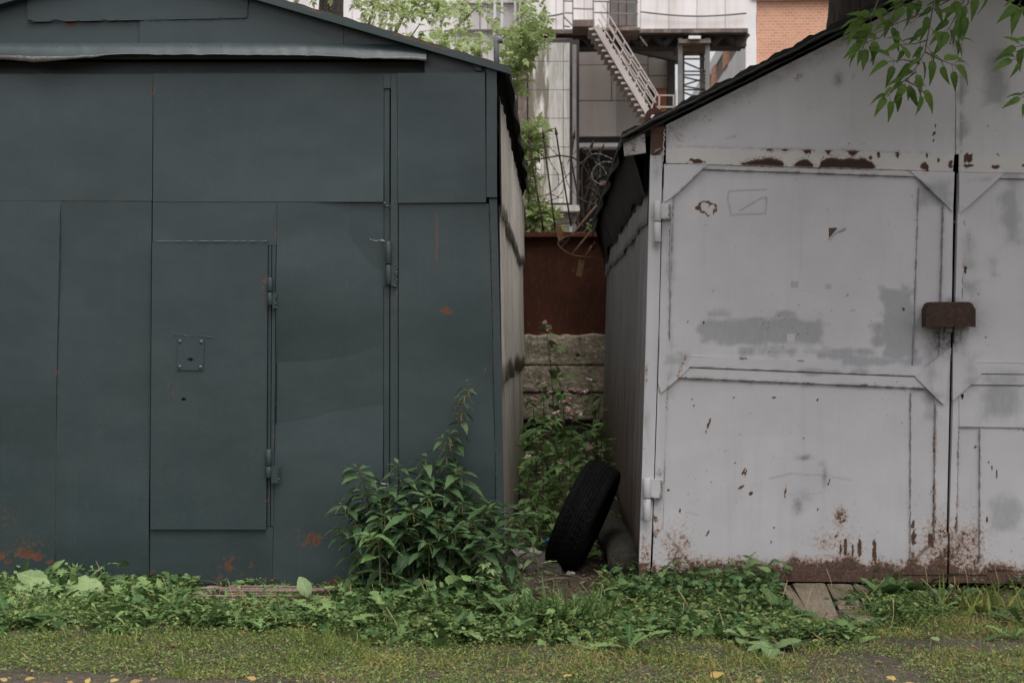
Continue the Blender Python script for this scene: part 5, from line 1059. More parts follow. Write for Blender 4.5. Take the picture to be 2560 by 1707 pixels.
# sticks on the gap floor
for i, (x1, y1, x2, y2, r_, lab) in enumerate([(1335, 1487, 1372, 1480, .009, 'short grey stick lying across the gap mouth'), (1345, 1466, 1420, 1455, .006, 'thin dark stick just behind the grey one'), (1400, 1445, 1470, 1462, .004, 'thin twig on the litter beneath the tyre')]):
    a, b = gnd(x1, y1), gnd(x2, y2); a.z = b.z = .02; m_ = MB(); m_.tube(curve(a, b, (0, .01, .008), 6), r_, 7); tag(m_.build('stick', M['twig'], None, True, rebase=tuple(a)), lab, 'stick', 'sticks on the gap floor')
for i, (px, py, s_, lab) in enumerate([(1420, 1440, .035, 'crumpled pale paper scrap on the gap litter below the tyre'), (1300, 1425, .03, 'shiny foil scrap beside the bottle')]):
    p = gnd(px, py); p.z = .02; f = Fol(); 
    for q in range(4): f.add(T['round'], [p+Vector((random.gauss(0, .01), 0, 0))], rdir(1, -.2, .5), s_, rnd=.5, roll=1)
    tag(f.build('paper_scrap', simple('scrap_paper', (.36, .32, .30), (.25, .22, .2), 30, .6), None, tuple(p)), lab, 'scrap', 'scraps of rubbish in the gap')
# ================================================================== reinforcing bars under the slate gate
sr = NT('rusty_rebar'); nn = sr.noise(30, 5, .7); M['rebar'] = sr.fin(sr.mix(sr.ramp(nn, .35, .65), (.17, .095, .07), (.24, .20, .18)), .8, sr.bump(sr.noise(200, 3), .4, .002), .2)
RL = ['rearmost', 'second from the back', 'third from the back', 'fourth from the back', 'fifth from the back', 'sixth from the back', 'seventh from the back', 'eighth from the back', 'ninth from the back', 'frontmost']
for i, (py, x0, x1, z) in enumerate([(1466, 545, 858, .022), (1471, 540, 862, .036), (1477, 560, 850, .026), (1483, 530, 845, .016), (1490, 556, 856, .028), (1498, 520, 838, .014), (1506, 600, 840, .026), (1512, 510, 800, .012), (1519, 505, 790, .020), (1526, 530, 770, .010)]):
    p = gnd(700, py, z); a = Vector((at(x0, 0).x-.02, p.y+random.uniform(-.02, .02), z)); b = Vector((at(x1, 0).x+.03, p.y+random.uniform(-.02, .02), z+random.uniform(-.004, .006)))
    n = int((b-a).length/.0055); m_ = MB(); m_.tube([a.lerp(b, t/n)+Vector((0, 0, .002*math.sin(t*.05+i))) for t in range(n+1)], [.0062*(1.14 if t % 2 else .92) for t in range(n+1)], 7)
    tag(m_.build('steel_rod', M['rebar'], None, False, rebase=tuple(a)), 'rusty ribbed steel rod under the slate gate, '+RL[i]+' of the ten', 'steel rod', 'rusty reinforcing rods lying under the slate garage gate')
# ================================================================== plank ramp
for i, (pts4, z, lab) in enumerate([([(1955, 1462), (1975, 1462), (2030, 1535), (1985, 1530)], .05, 'narrow weathered plank at the left of the ramp, mostly under weeds'), ([(1982, 1457), (2063, 1457), (2100, 1549), (2030, 1549)], .06, 'widest grey plank in the middle of the ramp before the pale gate'), ([(2067, 1458), (2128, 1460), (2160, 1520), (2098, 1520)], .055, 'mossy plank on the right of the ramp'), ([(2132, 1461), (2160, 1462), (2200, 1500), (2166, 1500)], .05, 'short dark plank end at the right edge of the ramp, under the dock'), ([(2105, 1524), (2180, 1530), (2190, 1562), (2150, 1562)], .015, 'broken board lying in front of the mossy plank')]):
    P = [gnd(x, y, z if k < 2 else .02) for k, (x, y) in enumerate(pts4)]; m_ = MB(); n = 10; m = 24; V = []
    for a in range(m+1):
        for b_ in range(n+1):
            u, v = b_/n, a/m; p = P[0].lerp(P[1], u).lerp(P[3].lerp(P[2], u), v); p.z += .004*(fbm(np.array(u*60), np.array(v*8), 8, i)-.5)-.003*(b_ in (0, n)) + 0; 
            if a == m: p.y -= .012*random.random()
            V.append(p)
    N = len(V); V += [p-Vector((0, 0, .03)) for p in V]; Fc = []
    for a in range(m):
        for b_ in range(n): q = a*(n+1)+b_; Fc += [(q, q+n+1, q+n+2, q+1), (q+N, q+1+N, q+n+2+N, q+n+1+N)]
    for a in range(m): 
        q = a*(n+1); Fc += [(q, q+N, q+n+1+N, q+n+1)]; q += n; Fc += [(q, q+n+1, q+n+1+N, q+N)]
    for b_ in range(n): Fc += [(b_, b_+1, b_+1+N, b_+N)]; q = m*(n+1)+b_; Fc += [(q, q+N, q+1+N, q+1)]
    m_.add(V, Fc); tag(m_.build('plank', M['plank'], None, False, rebase=tuple(P[0])), lab, 'plank', 'weathered planks of the ramp')
for i, (px, py, k, s_, lab) in enumerate([(2103, 1475, 260, .03, 'yellow-green moss cushion on the mossy ramp plank'), (2222, 1428, 40, .009, 'small moss tuft on the gate foot, right one of two'), (2192, 1427, 30, .007, 'small moss tuft on the gate foot, left one of two'), (1856, 1421, 40, .010, 'moss tuft on the gate foot left of the ramp')]):
    p = at(px, py, -.012) if i else gnd(px, py, .058); f = Fol(); P = np.array([p[:]]*k)+rng.normal(0, [s_*1.2, s_*.4 if i else s_*2, s_*.4 if i else .004], (k, 3)); f.add(T['tiny'], P, rdir(k, 0, 1), rng.uniform(.005, .009, k), rnd=rng.random(k)*.8)
    tag(f.build('moss', leafm('moss', (.10, .13, .02), (.18, .19, .04), (.2, .2, .05)) if not i else leafm('dark_moss', (.03, .05, .015), (.05, .08, .02), (.05, .08, .02)), None, tuple(p)), lab, 'moss', None, 'stuff')
# ================================================================== FENCE AT THE BACK OF THE GAP
YF = 6.2
def P2(pts, Y): return [at(x, y, Y) for x, y in pts]
fb = thing('concrete_wall', 'rough stained concrete block wall closing the gap', 'wall', (.1, YF, 0))
def rough(name, x0, x1, py0, py1, Y, mat, parent, amp=.02, seed=0, depth=.35, top=0):
    a, b = at(x0, py0, Y), at(x1, py1, Y); nx, nz = 60, 24; V = []
    for j in range(nz+1):
        for i in range(nx+1):
            x = a.x+(b.x-a.x)*i/nx; z = a.z+(b.z-a.z)*j/nz; e = min(i, nx-i, j, nz-j)/3; y = Y-amp*(fbm(np.array(x*100), np.array(z*100), 14, seed)-.3)*min(1, .35+e)+(.003 if e == 0 else 0)
            if j == 0: z += top*(vnoise(np.array(x*100.), np.array(0.), 6, seed)-.5)
            V.append((x, float(y), float(z)))
    w_ = nx+1; Fq = [(j*w_+i, (j+1)*w_+i, (j+1)*w_+i+1, j*w_+i+1) for j in range(nz) for i in range(nx)]; N = len(V)
    V += [(x, Y+depth, z) for x, y, z in V]; Fq += [(i, i+1, i+1+N, i+N) for i in range(nx)]; q = nz*w_; Fq += [(q+i+1, q+i, q+i+N, q+i+1+N) for i in range(nx)]
    Fq += [(j*w_+w_, j*w_, j*w_+N, (j+1)*w_+N) for j in range(nz)] + [(j*w_+nx, (j+1)*w_+nx, (j+1)*w_+nx+N, j*w_+nx+N) for j in range(nz)] + [(j*w_+i+N, j*w_+i+1+N, (j+1)*w_+i+1+N, (j+1)*w_+i+N) for j in range(nz) for i in range(nx)]
    return link(name, mesh_arrays(name, V, Fq, mat, smooth=False), parent)
sc = NT('stained_concrete'); n1 = sc.noise(5, 6, .7); n2 = sc.noise(24, 6, .7); cc = sc.mix(sc.ramp(n1, .35, .65), (.55, .46, .33), (.32, .27, .19)); cc = sc.mix(sc.ramp(n2, .5, .62), cc, (.72, .63, .5)); cc = sc.mix(sc.ramp(sc.noise(11, 5, .75), .56, .66), cc, (.045, .05, .03))
M['stain'] = sc.fin(cc, .95, sc.bump(sc.math('ADD', n1, n2), .9, .04), 0, .2)
rough('block', 1100, 1700, 836, 913, YF, M['stain'], fb, .035, 3, top=.03); rough('block', 1100, 1700, 914, 980, YF+.005, M['stain'], fb, .02, 5)
rough('block', 1100, 1398, 982, 1048, YF+.03, M['stain'], fb, .03, 7); rough('block', 1400, 1700, 982, 1048, YF+.03, M['stain'], fb, .03, 8); rough('block', 1100, 1700, 1051, 1110, YF+.12, M['conc'], fb, .04, 9); rough('block', 1100, 1700, 1112, 1190, YF+.02, M['conc'], fb, .04, 11)
ss = NT('rusted_sheet'); n1 = ss.noise(3, 6, .6); n2 = ss.noise(60, 4, .7, ss.mp((1, 1, .25))); cc = ss.mix(ss.ramp(n1, .35, .65), (.085, .026, .013), (.055, .019, .011)); cc = ss.mix(ss.ramp(n2, .45, .7, 0, .7), cc, (.12, .042, .02)); cc = ss.mix(ss.ramp(ss.noise(14, 3), .66, .72, 0, .5), cc, (.15, .10, .05))
M['rsheet'] = ss.fin(cc, .85, ss.bump(n2, .4, .004), 0, .3)
sh = MB(); a, b = at(1150, 590, YF+.06), at(1700, 838, YF+.06); sh.box((a.x, YF+.06, b.z), (b.x, YF+.075, a.z)); shee = sh.build('steel_sheet', M['rsheet'], None, rebase=((a.x+b.x)/2, YF+.07, b.z)); tag(shee, 'dark red-brown rusted steel sheet standing on the concrete wall', 'steel sheet')
M['spike'] = simple('fence_bar_rust', (.055, .034, .026), (.035, .025, .022), 30, .8, .5, .003, (.16, .06, .025))
M['spike2'] = simple('fence_bar_ochre', (.22, .13, .085), (.16, .085, .05), 30, .8, .5, .003, (.10, .05, .03))
ft = thing('spiked_fence', 'rusty spiked bar fence topping the steel sheet, its right end bent over', 'fence', at(1390, 585, YF))
def spikebar(pts, par, r=.0085, mat='spike', tipk=True):
    Pw = P2(pts, YF-.02); m = MB()
    if tipk:
        d = (Pw[1]-Pw[0]).normalized(); t0 = Pw[0]; m.tube([t0, t0+d*.03, t0+d*.075, t0+d*.09], [.001, .008, .016, .008], 8); Pw[0] = t0+d*.085
    Q = []
    for i in range(len(Pw)-1): Q += [Pw[i].lerp(Pw[i+1], t/4) for t in range(4)]
    Q.append(Pw[-1]); m.tube(Q, r, 7); return m.build('spike', M[mat], par, True)
for p in ([(1310, 512), (1317, 577)], ): spikebar(p, ft, tipk=False)
for p in ([(1322, 326), (1332, 420), (1359, 576)], [(1356, 323), (1366, 400), (1388, 573)], [(1388, 316), (1400, 396), (1428, 566)], [(1437, 325), (1428, 396), (1437, 450), (1449, 508), (1456, 546)], [(1486, 349), (1466, 395), (1455, 422), (1454, 460), (1456, 500), (1461, 560)], [(1511, 358), (1495, 400), (1481, 439), (1468, 480), (1455, 514), (1440, 560)]): spikebar(p, ft)
def strap(name, pts, Y, w, h, mat, par, s=1):
    m = MB(); Pw = P2(pts, Y)
    for a, b in zip(Pw[:-1], Pw[1:]): m.beam(a, b+(b-a)*.02, w, h)
    return m.build(name, M[mat], par)
strap('rail', [(1300, 404), (1317, 402), (1360, 396), (1400, 389), (1432, 394), (1458, 411), (1474, 440), (1481, 465), (1492, 490)], YF+.0, .022, .012, 'spike', ft)
strap('rail', [(1300, 578), (1320, 573), (1360, 567), (1395, 562), (1432, 556), (1449, 561), (1462, 566)], YF, .030, .010, 'rustgold', ft)
m = MB(); a, b = at(1290, 581, YF), at(1520, 592, YF); m.box((a.x, YF-.02, b.z), (b.x, YF+.05, a.z)); m.build('base_beam', M['rust'], ft)
f2 = thing('fence_section', 'torn-off fence section hanging bent over the rusty sheet', 'fence section', at(1440, 620, YF-.35))
for p in ([(1492, 513), (1448, 566), (1403, 620)], [(1480, 574), (1453, 608), (1428, 639)], [(1487, 606), (1475, 622), (1464, 642)]): 
    Pw = P2(p, YF-.3); MB().tube(Pw, .010, 7).build('bar', M['spike2'], f2, True)
strap('strap', [(1467, 571), (1460, 580), (1440, 584), (1410, 594), (1396, 604), (1395, 610), (1400, 617), (1410, 626), (1424, 634), (1438, 639), (1467, 643), (1484, 641), (1502, 637)], YF-.32, .034, .010, 'rustgold', f2)
strap('tab', [(1396, 566), (1400, 590), (1405, 606)], YF-.29, .012, .055, 'rustgold', f2); strap('tab', [(1456, 644), (1451, 668), (1447, 690)], YF-.31, .012, .055, 'rustgold', f2)
bw = MB()
def wire(pts, Y0, mat=0, wob=.12):
    pts = [(1280+x/3.484, 270+y/3.484) for x, y in pts]; P = []
    for i in range(len(pts)-1):
        p0 = pts[max(i-1, 0)]; p1 = pts[i]; p2 = pts[i+1]; p3 = pts[min(i+2, len(pts)-1)]; k = max(2, int(math.hypot(p2[0]-p1[0], p2[1]-p1[1])/4))
        for q in range(k):
            t = q/k; c = [.5*((2*p1[a])+(-p0[a]+p2[a])*t+(2*p0[a]-5*p1[a]+4*p2[a]-p3[a])*t*t+(-p0[a]+3*p1[a]-3*p2[a]+p3[a])*t**3) for a in (0, 1)]
            P.append(at(c[0], c[1], Y0+wob*math.sin(len(P)*.12)))
    bw.tube(P, .0032, 5, mat); d = 0
    for i in range(1, len(P)):
        d += (P[i]-P[i-1]).length
        if d > .045:
            d = 0; t = (P[i]-P[i-1]).normalized(); o = t.orthogonal().normalized(); o2 = t.cross(o); bw.tube([P[i]-o*.013, P[i]+t*.003, P[i]+o*.013], [.001, .006, .001], 4, mat); bw.tube([P[i]-o2*.013, P[i], P[i]+o2*.013], .0015, 4, mat)
wire([(130, 775), (250, 770), (340, 735), (410, 670), (470, 600), (560, 510), (670, 425), (685, 380), (650, 345), (600, 350), (545, 390), (510, 430), (480, 500)], YF-.12)
wire([(685, 405), (760, 400), (830, 425), (890, 452)], YF-.2, 1); wire([(885, 475), (800, 470), (740, 500), (700, 550), (700, 610), (740, 650), (800, 672)], YF-.25, 1)
wire([(300, 318), (400, 420), (450, 520), (480, 650), (540, 740), (640, 812), (740, 838)], YF-.05); wire([(295, 330), (310, 410), (350, 500), (395, 570), (408, 650), (405, 670)], YF+.02); wire([(445, 778), (380, 790), (300, 822), (278, 795), (330, 750), (400, 775), (430, 740), (450, 700)], YF-.06)
wire([(130, 340), (200, 340), (290, 345)], YF-.1); wire([(230, 435), (280, 395), (300, 360)], YF-.1); wire([(125, 790), (200, 815), (330, 828)], YF-.1); wire([(760, 450), (768, 540), (765, 620)], YF-.2, 1); wire([(655, 460), (670, 530), (700, 610), (720, 660), (760, 720)], YF-.2); wire([(720, 470), (790, 520), (830, 590)], YF-.25, 1)
bwo = bw.build('barbed_wire', [simple('dark_wire', (.07, .06, .055), (.11, .10, .09), 50, .6), simple('bright_wire', (.36, .35, .34), (.24, .23, .22), 60, .4, metal=.3)], None, rebase=tuple(at(1450, 420, YF))); tag(bwo, 'tangled coils of barbed wire caught on the spiked fence', 'barbed wire')
# dry twig tangle at the dark eave
m = MB()
for i in range(26):
    a = at(random.uniform(1478, 1500), random.uniform(440, 520), YF-.5); m.tube(curve(a, a+Vector((random.uniform(-.10, .10), random.uniform(-.05, .05), random.uniform(-.12, .12))), (random.uniform(-.02, .02), 0, .02), 4), random.uniform(.001, .004), 4, cap=False)
tag(m.build('twig_tangle', M['twig'], None, rebase=tuple(at(1490, 480, YF-.5))), 'dry twig tangle under the dark eave of the pale garage', 'twigs')
# ================================================================== TREES
def bark_trunk(name, parent, pts, rs, n=28):
    m = []; V = []; Q = []; seg = 60
    for i in range(seg+1):
        t = i/seg*(len(pts)-1); k = min(int(t), len(pts)-2); p = Vector(pts[k]).lerp(Vector(pts[k+1]), t-k); r_ = rs[k]+(rs[k+1]-rs[k])*(t-k)
        for j in range(n):
            a = 2*math.pi*j/n; rr = r_*(1+.10*(float(fbm(np.array(a*30+i*.4), np.array(i*4.0), 14, 5))-.5)*2+.03*math.sin(a*9+i*.15)); V.append((p.x+rr*math.cos(a), p.y+rr*math.sin(a), p.z))
    Fq = [(i*n+j, i*n+(j+1) % n, (i+1)*n+(j+1) % n, (i+1)*n+j) for i in range(seg) for j in range(n)]
    return link(name, mesh_arrays(name, V, Fq, M['bark'], smooth=True), parent)
def crown(parent, blobs, dens, tk, mat, sc=(.10, .18), name='crown', droop=-.1):
    f = Fol()
    for (c, r_, k) in blobs:
        c = np.array(c); r_ = np.array(r_); nsub = max(3, int(k*dens/26)); d = rng.normal(0, 1, (nsub, 3)); d /= np.linalg.norm(d, axis=1)[:, None]; cen = c+d*r_*rng.random((nsub, 1))**.45
        for q in cen:
            n = 26; P = q+rng.normal(0, 1, (n, 3))*np.minimum(r_, .5)*.34; dr = (P-c)/r_; dr = dr/np.maximum(np.linalg.norm(dr, axis=1)[:, None], .2)+rng.normal(0, .6, (n, 3)); dr[:, 2] += droop
            f.add(T[tk], P, dr, rng.uniform(*sc, n), roll=.6)
    return f.build(name, M[mat], parent)
def limbs(parent, base, tips, r0, name='branch', mat='bark', bow=.3):
    m = MB()
    for t_ in tips: t_ = Vector(t_); pts = curve(base, t_, (0, 0, bow), 10); m.tube(pts, [r0*(1-.85*i/10) for i in range(11)], 8)
    return m.build(name, M[mat], parent, True)
# tree behind the slate garage: bright foliage over the roof edge
tb = at(815, 853, 8.5); tb.z = 0
t1 = thing('maple_tree', 'ash-leaved maple behind the slate garage, bright leaves spilling over its roof edge', 'tree', tb)
bark_trunk('trunk', t1, [(tb.x, 8.5, -.1), (tb.x, 8.5, 3.2), (tb.x+.1, 8.6, 7)], [.20, .17, .10])
bl = []
for (x0, y0, rx, ry, Y, k) in [(960, 40, 90, 60, 7.6, 330), (1050, 70, 90, 50, 7.2, 330), (1010, -40, 140, 60, 7.8, 330), (1110, 0, 70, 45, 7.3, 200), (900, -10, 50, 30, 8, 120), (1190, 20, 60, 40, 7.0, 130), (1160, 110, 60, 30, 6.9, 120), (1270, 50, 45, 50, 6.8, 130), (1235, 105, 55, 28, 6.7, 120), (1330, 40, 26, 36, 6.6, 70), (1300, 100, 30, 28, 6.6, 60), (1345, 125, 34, 18, 6.6, 75), (1290, 150, 30, 12, 6.5, 46), (1300, 195, 18, 12, 6.5, 26), (960, 0, 70, 40, 7.6, 150), (780, -20, 60, 20, 8, 70), (1080, 120, 60, 14, 6.9, 60)]:
    c = at(x0, y0, Y); m_ = PXM(Y); bl.append((c[:], (rx/m_, .35, ry/m_), k))
for i in range(14):
    c = at(random.uniform(400, 1000), random.uniform(-700, -90), random.uniform(7, 11)); bl.append((c[:], (.7, .8, .5), 110))
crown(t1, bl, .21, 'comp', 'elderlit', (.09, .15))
limbs(t1, (tb.x, 8.5, 3.0), [at(1050, 60, 7.2), at(1190, 20, 7), at(1340, 120, 6.6), at(960, 40, 7.6), at(1290, 190, 6.5), at(1000, -200, 8), at(1180, -300, 8)], .035, 'branch', 'twig', .1)
# sapling behind the spiked fence
sb = at(1330, 600, 7.0); sb.z = 0; t2 = thing('maple_sapling', 'young maple sprouting behind the spiked fence beside the slate garage', 'sapling', sb)
bl = [(at(x, y, 7.0)[:], (rx/PXM(7), .15, ry/PXM(7)), k) for x, y, rx, ry, k in ((1345, 335, 26, 12, 40), (1325, 365, 12, 22, 30), (1345, 540, 34, 18, 90), (1320, 520, 14, 14, 40), (1370, 560, 22, 12, 40), (1335, 385, 10, 8, 14), (1322, 450, 8, 22, 12), (1330, 585, 26, 12, 30))]
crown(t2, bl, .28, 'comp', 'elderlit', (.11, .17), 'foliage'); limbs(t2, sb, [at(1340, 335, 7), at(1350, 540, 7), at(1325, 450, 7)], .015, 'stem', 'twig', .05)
v = at(1476, 555, 5.7); root = thing('vine_sprig', 'bright lime leaves catching light below the dark eave end', 'vine', v); f = Fol()
for i, (px, py) in enumerate(((1475, 552), (1468, 560), (1480, 566), (1478, 578), (1470, 572))): f.add(T['maplelf'], [at(px, py, 5.65)], [(random.uniform(-.6, .6), -.5, random.uniform(-.2, .6))], .075, rnd=.9, roll=.6)
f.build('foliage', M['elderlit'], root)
# big tree behind the pale garage, its crown above the picture, one low bough hanging in front of the gable
TX = at(2212, 0, 7.2).x
t3 = thing('maple_tree', 'thick dark-barked tree behind the pale garage, its boughs hanging over the gable', 'tree', (TX, 7.2, 0))
bark_trunk('trunk', t3, [(TX+.2, 7.2, -.1), (TX+.1, 7.2, 2), (TX, 7.2, 4.5), (TX-.1, 7.1, 7.5)], [.70, .62, .56, .35])
limbs(t3, (TX-.05, 7.1, 5.6), [(1.4, .2, 4.3), (3.2, -.5, 5.2), (.2, 2.5, 6.5), (3.8, 5, 7.5), (-1.5, 3, 7.4)], .13, 'bough', 'bark', .5)
bl = []
for i in range(46):
    bl.append(((random.uniform(1.6, 5.6), (yy := random.uniform(-1.5, 8)), 1.28+.24*(yy+7.4)+random.uniform(1.5, 4)), (.8, .8, .5), 420))
for i in range(16): bl.append(((random.uniform(.8, 4.5), random.uniform(-1.6, .1), random.uniform(3.75, 5.0)), (.6, .5, .35), 420))
crown(t3, bl, .5, 'comp', 'elder', (.2, .3))
lf = Fol(); st = MB()
def spray(pts, n, Ls, Y, spread=.04, k0=0):
    """a twig along pixel points carrying opposite drooping leaflets"""
    Pw = [at(x, y, Y+dy) for x, y, dy in pts]; Q = []
    for i in range(len(Pw)-1): Q += [Pw[i].lerp(Pw[i+1], t/6) for t in range(6)]
    Q.append(Pw[-1]); st.tube(Q, [.0042*(1-.7*i/len(Q)) for i in range(len(Q))], 6, cap=False)
    for i in range(n):
        fr = (i+.6)/n; t = fr*(len(Q)-1); k = min(int(t), len(Q)-2); p = Q[k].lerp(Q[k+1], t-k); d = (Q[k+1]-Q[k]).normalized()
        for sgn in (-1, 1):
            sd_ = Vector((d.z, 0, -d.x))*sgn; dr = (sd_*.8+d*.55+Vector((0, random.uniform(-.35, .15), -.38+random.uniform(-.2, .2)))).normalized(); L = random.uniform(*Ls)
            pl = random.uniform(.01, .04); st.tube([p, p+dr*pl], .0014, 4, cap=False); lf.add(T['bx'], [p+dr*pl], [dr], L, rnd=random.random()*.95, roll=.5, up=(random.uniform(-.3, .3), -.8, .5))
    lf.add(T['bx'], [Q[-1]], [((Q[-1]-Q[-3]).normalized()+Vector((0, -.1, -.25)))], Ls[1], rnd=.7, roll=.4, up=(0, -.8, .4))
SP = [([(2420, 10, 0), (2390, 40, 0), (2368, 80, 0)], 4, (.10, .14)), ([(2440, -40, 0), (2340, 20, 0), (2240, 60, 0), (2165, 95, 0)], 6, (.10, .15)), ([(2300, -30, 0), (2230, 30, 0), (2160, 50, 0)], 5, (.10, .14)), ([(2200, -10, 0), (2180, 40, -.02), (2150, 60, -.02)], 3, (.09, .13)), ([(2250, 40, 0), (2200, 95, 0), (2155, 110, 0)], 4, (.09, .13)), ([(2170, 90, 0), (2155, 125, 0)], 3, (.07, .09)),
      ([(2340, -20, -.05), (2325, 60, -.05), (2312, 130, -.05), (2290, 170, -.05), (2262, 210, -.05)], 8, (.08, .13)), ([(2300, 160, -.05), (2260, 150, -.05), (2220, 155, -.05)], 3, (.08, .12)), ([(2290, 180, -.05), (2245, 215, -.05), (2215, 245, -.05)], 4, (.08, .12)), ([(2312, 130, -.05), (2350, 150, -.05), (2390, 165, -.05)], 4, (.09, .13)), ([(2320, 100, -.05), (2290, 110, -.05), (2250, 112, -.05)], 3, (.08, .10)), ([(2262, 200, -.05), (2290, 215, -.05), (2312, 235, -.05)], 2, (.08, .12)), ([(2390, 60, 0), (2380, 90, 0), (2374, 112, 0), (2395, 100, 0)], 2, (.08, .1)),
      ([(2640, 60, -.1), (2600, 105, -.1), (2540, 118, -.1)], 4, (.09, .12)), ([(2640, 110, -.1), (2580, 140, -.1), (2530, 150, -.1)], 3, (.08, .12)), ([(2640, 200, -.1), (2590, 235, -.1), (2550, 245, -.1)], 3, (.07, .1)), ([(2480, -60, 0), (2440, -20, 0), (2400, 5, 0)], 4, (.1, .14)), ([(2620, -60, 0), (2560, -20, 0), (2545, 20, 0)], 4, (.1, .15)), ([(2380, -60, 0), (2300, -10, 0), (2260, 20, 0)], 5, (.1, .14))]
for pts, n, Ls in SP: spray([(x, y, dy) for x, y, dy in pts], max(2, int(n*.75)), (Ls[0]*.85, Ls[1]*.9), -.45)
anchor = at(2500, -320, -.4)
for x, y in ((2440, -40), (2340, -20), (2300, -30), (2620, -60), (2480, -60), (2380, -60), (2640, 60), (2640, 200), (2200, -10), (2420, 10), (2560, -30)): st.tube(curve(anchor, at(x, y, -.45), (0, 0, .1), 8), .005, 5, cap=False)
st.tube(curve((1.4, .2, 4.3), anchor, (0, 0, .1), 8), [.03]*9, 8)
st.build('hanging_twig', M['twig'], t3, True); lf.build('hanging_leaves', M['elder'], t3)
# ================================================================== FACTORY BEHIND
def clad(name, base, alt, seamcol, pitch, rough=.7, stain=(.4, .37, .33), sv=.35, sf=1):
    s = NT(name); x = s.n('ShaderNodeSeparateXYZ'); s.l(s.tc, x.inputs[0]); ph = s.math('FRACT', s.math('MULTIPLY', x.outputs[0], 1/pitch)); sm = s.math('LESS_THAN', ph, .035)
    col = s.mix(s.ramp(s.noise(.6, 5, .6), .35, .65), base, alt); col = s.mix(s.ramp(s.noise(1, 5, .65, s.mp((2.2*sf, 2.2*sf, .25*sf))), *((.40, .56) if sf > 1 else (.42, .68)), 0, sv), col, stain); col = s.mix(s.math('MULTIPLY', sm, .7), col, seamcol)
    return s.fin(col, rough, s.bump(s.math('MULTIPLY', sm, -1), .6, .03))
M['white'] = clad('white_cladding', (.84, .79, .79), (.76, .715, .71), (.34, .31, .29), .62, sv=.6, stain=(.52, .46, .42))
M['panelgrey'] = clad('grey_concrete_panel', (.52, .475, .445), (.45, .41, .385), (.26, .24, .22), 50, sv=.5, stain=(.34, .31, .28))
M['towerc'] = clad('streaked_concrete', (.76, .72, .68), (.62, .58, .53), (.4, .38, .35), 80, sv=1.0, stain=(.17, .15, .115), sf=3)
M['steelbr'] = simple('brown_steelwork', (.17, .125, .105), (.10, .08, .07), 1.5, .8, .2, .02, (.24, .18, .15)); M['steeldk'] = simple('dark_steelwork', (.04, .037, .036), (.06, .054, .05), 1.5, .85, .2); M['steelgr'] = simple('grey_steelwork', (.20, .19, .185), (.13, .12, .115), 1.5, .8, .2)
M['stairlt'] = simple('pale_stair_steel', (.5, .44, .42), (.4, .34, .31), 2, .7, .2); M['plaster'] = simple('pale_plaster', (.82, .80, .81), (.7, .68, .67), .8, .9, .1); M['inner'] = simple('near_black_interior', (.012, .011, .012), (.02, .018, .016), 1, .95)
sbk = NT('orange_brick'); bk = sbk.n('ShaderNodeTexBrick'); sbk.l(sbk.mp((1, 1, 1), (R(90), 0, 0)), bk.inputs['Vector']); bk.inputs['Scale'].default_value = 3.0; bk.inputs['Color1'].default_value = (.66, .30, .17, 1); bk.inputs['Color2'].default_value = (.52, .24, .14, 1); bk.inputs['Mortar'].default_value = (.6, .5, .43, 1); bk.inputs['Mortar Size'].default_value = .022
M['obrick'] = sbk.fin(sbk.mix(sbk.ramp(sbk.noise(2, 5), .4, .7, 0, .45), bk.outputs[0], (.66, .40, .28)), .9)
def slab(mb, x0, y0, x1, y1, Y, th=.2, m=0):
    a, b = at(x0, y0, Y), at(x1, y1, Y); mb.box((a.x, Y, b.z), (b.x, Y+th, a.z), m); return mb
def bars(pairs, Y, w): 
    m = MB()
    for (x1, y1), (x2, y2) in pairs: m.beam(at(x1, y1, Y), at(x2, y2, Y), w/PXM(Y))
    return m
# overhead gallery
YG = 24; G = thing('conveyor_gallery', 'white clad overhead gallery crossing between the factory buildings', 'gallery', at(1600, 80, YG))
m = MB(); slab(m, 1312, -500, 1866, 74, YG, 2.2); m.build('cladding', M['white'], G)
m = MB(); slab(m, 1312, 74.5, 1870, 81, YG-.12, .3); m.build('edge_beam', M['steelbr'], G)
m = MB(); slab(m, 1318, 81, 1866, 116, YG+.5, .3); slab(m, 1318, 81, 1826, 92, YG+.1, .2); 
for i in range(9): 
    x = 1330+i*60; m.beam(at(x, 84, YG+.2), at(x+30, 114, YG+.3), .12); m.beam(at(x+30, 114, YG+.25), at(x+60, 84, YG+.2), .12)
m.build('girder', M['steeldk'], G); m = MB(); a, b = at(1318, 82, YG+.4), at(1850, 84, YG+2.1); m.box((a.x, YG+.9, a.z-.1), (b.x, YG+2.1, a.z)); m.build('underside', M['steeldk'], G)
m = MB(); slab(m, 1525, -60, 1592, 64, YG-.04, .06); m.build('doorway', M['steelgr'], G)
m = bars([((1525, -60), (1525, 74)), ((1546, -60), (1546, 66)), ((1566, -60), (1566, 66)), ((1592, -60), (1592, 74)), ((1525, 66), (1595, 74))], YG-.15, 3); m.build('door_frame', M['rust'], G)
m = bars([((1409, 0), (1409, 80)), ((1432, -40), (1432, 70)), ((1409, 42), (1432, 66)), ((1409, 3), (1432, 4)), ((1411, 33), (1432, 34)), ((1432, 22), (1485, 24)), ((1483, -60), (1483, 78)), ((1409, 66), (1425, 68)), ((1485, 4), (1595, 7)), ((1485, 32), (1595, 36)), ((1519, 5), (1519, 70)), ((1592, 4), (1592, 74)), ((1485, -40), (1595, -40))], YG-1.1, 3); m.build('railing', M['steelgr'], G)
m = MB(); slab(m, 1432, 50, 1486, 66, YG-1.1, .9); slab(m, 1486, 70, 1600, 76, YG-1.1, .95); m.build('landing', M['steelbr'], G)
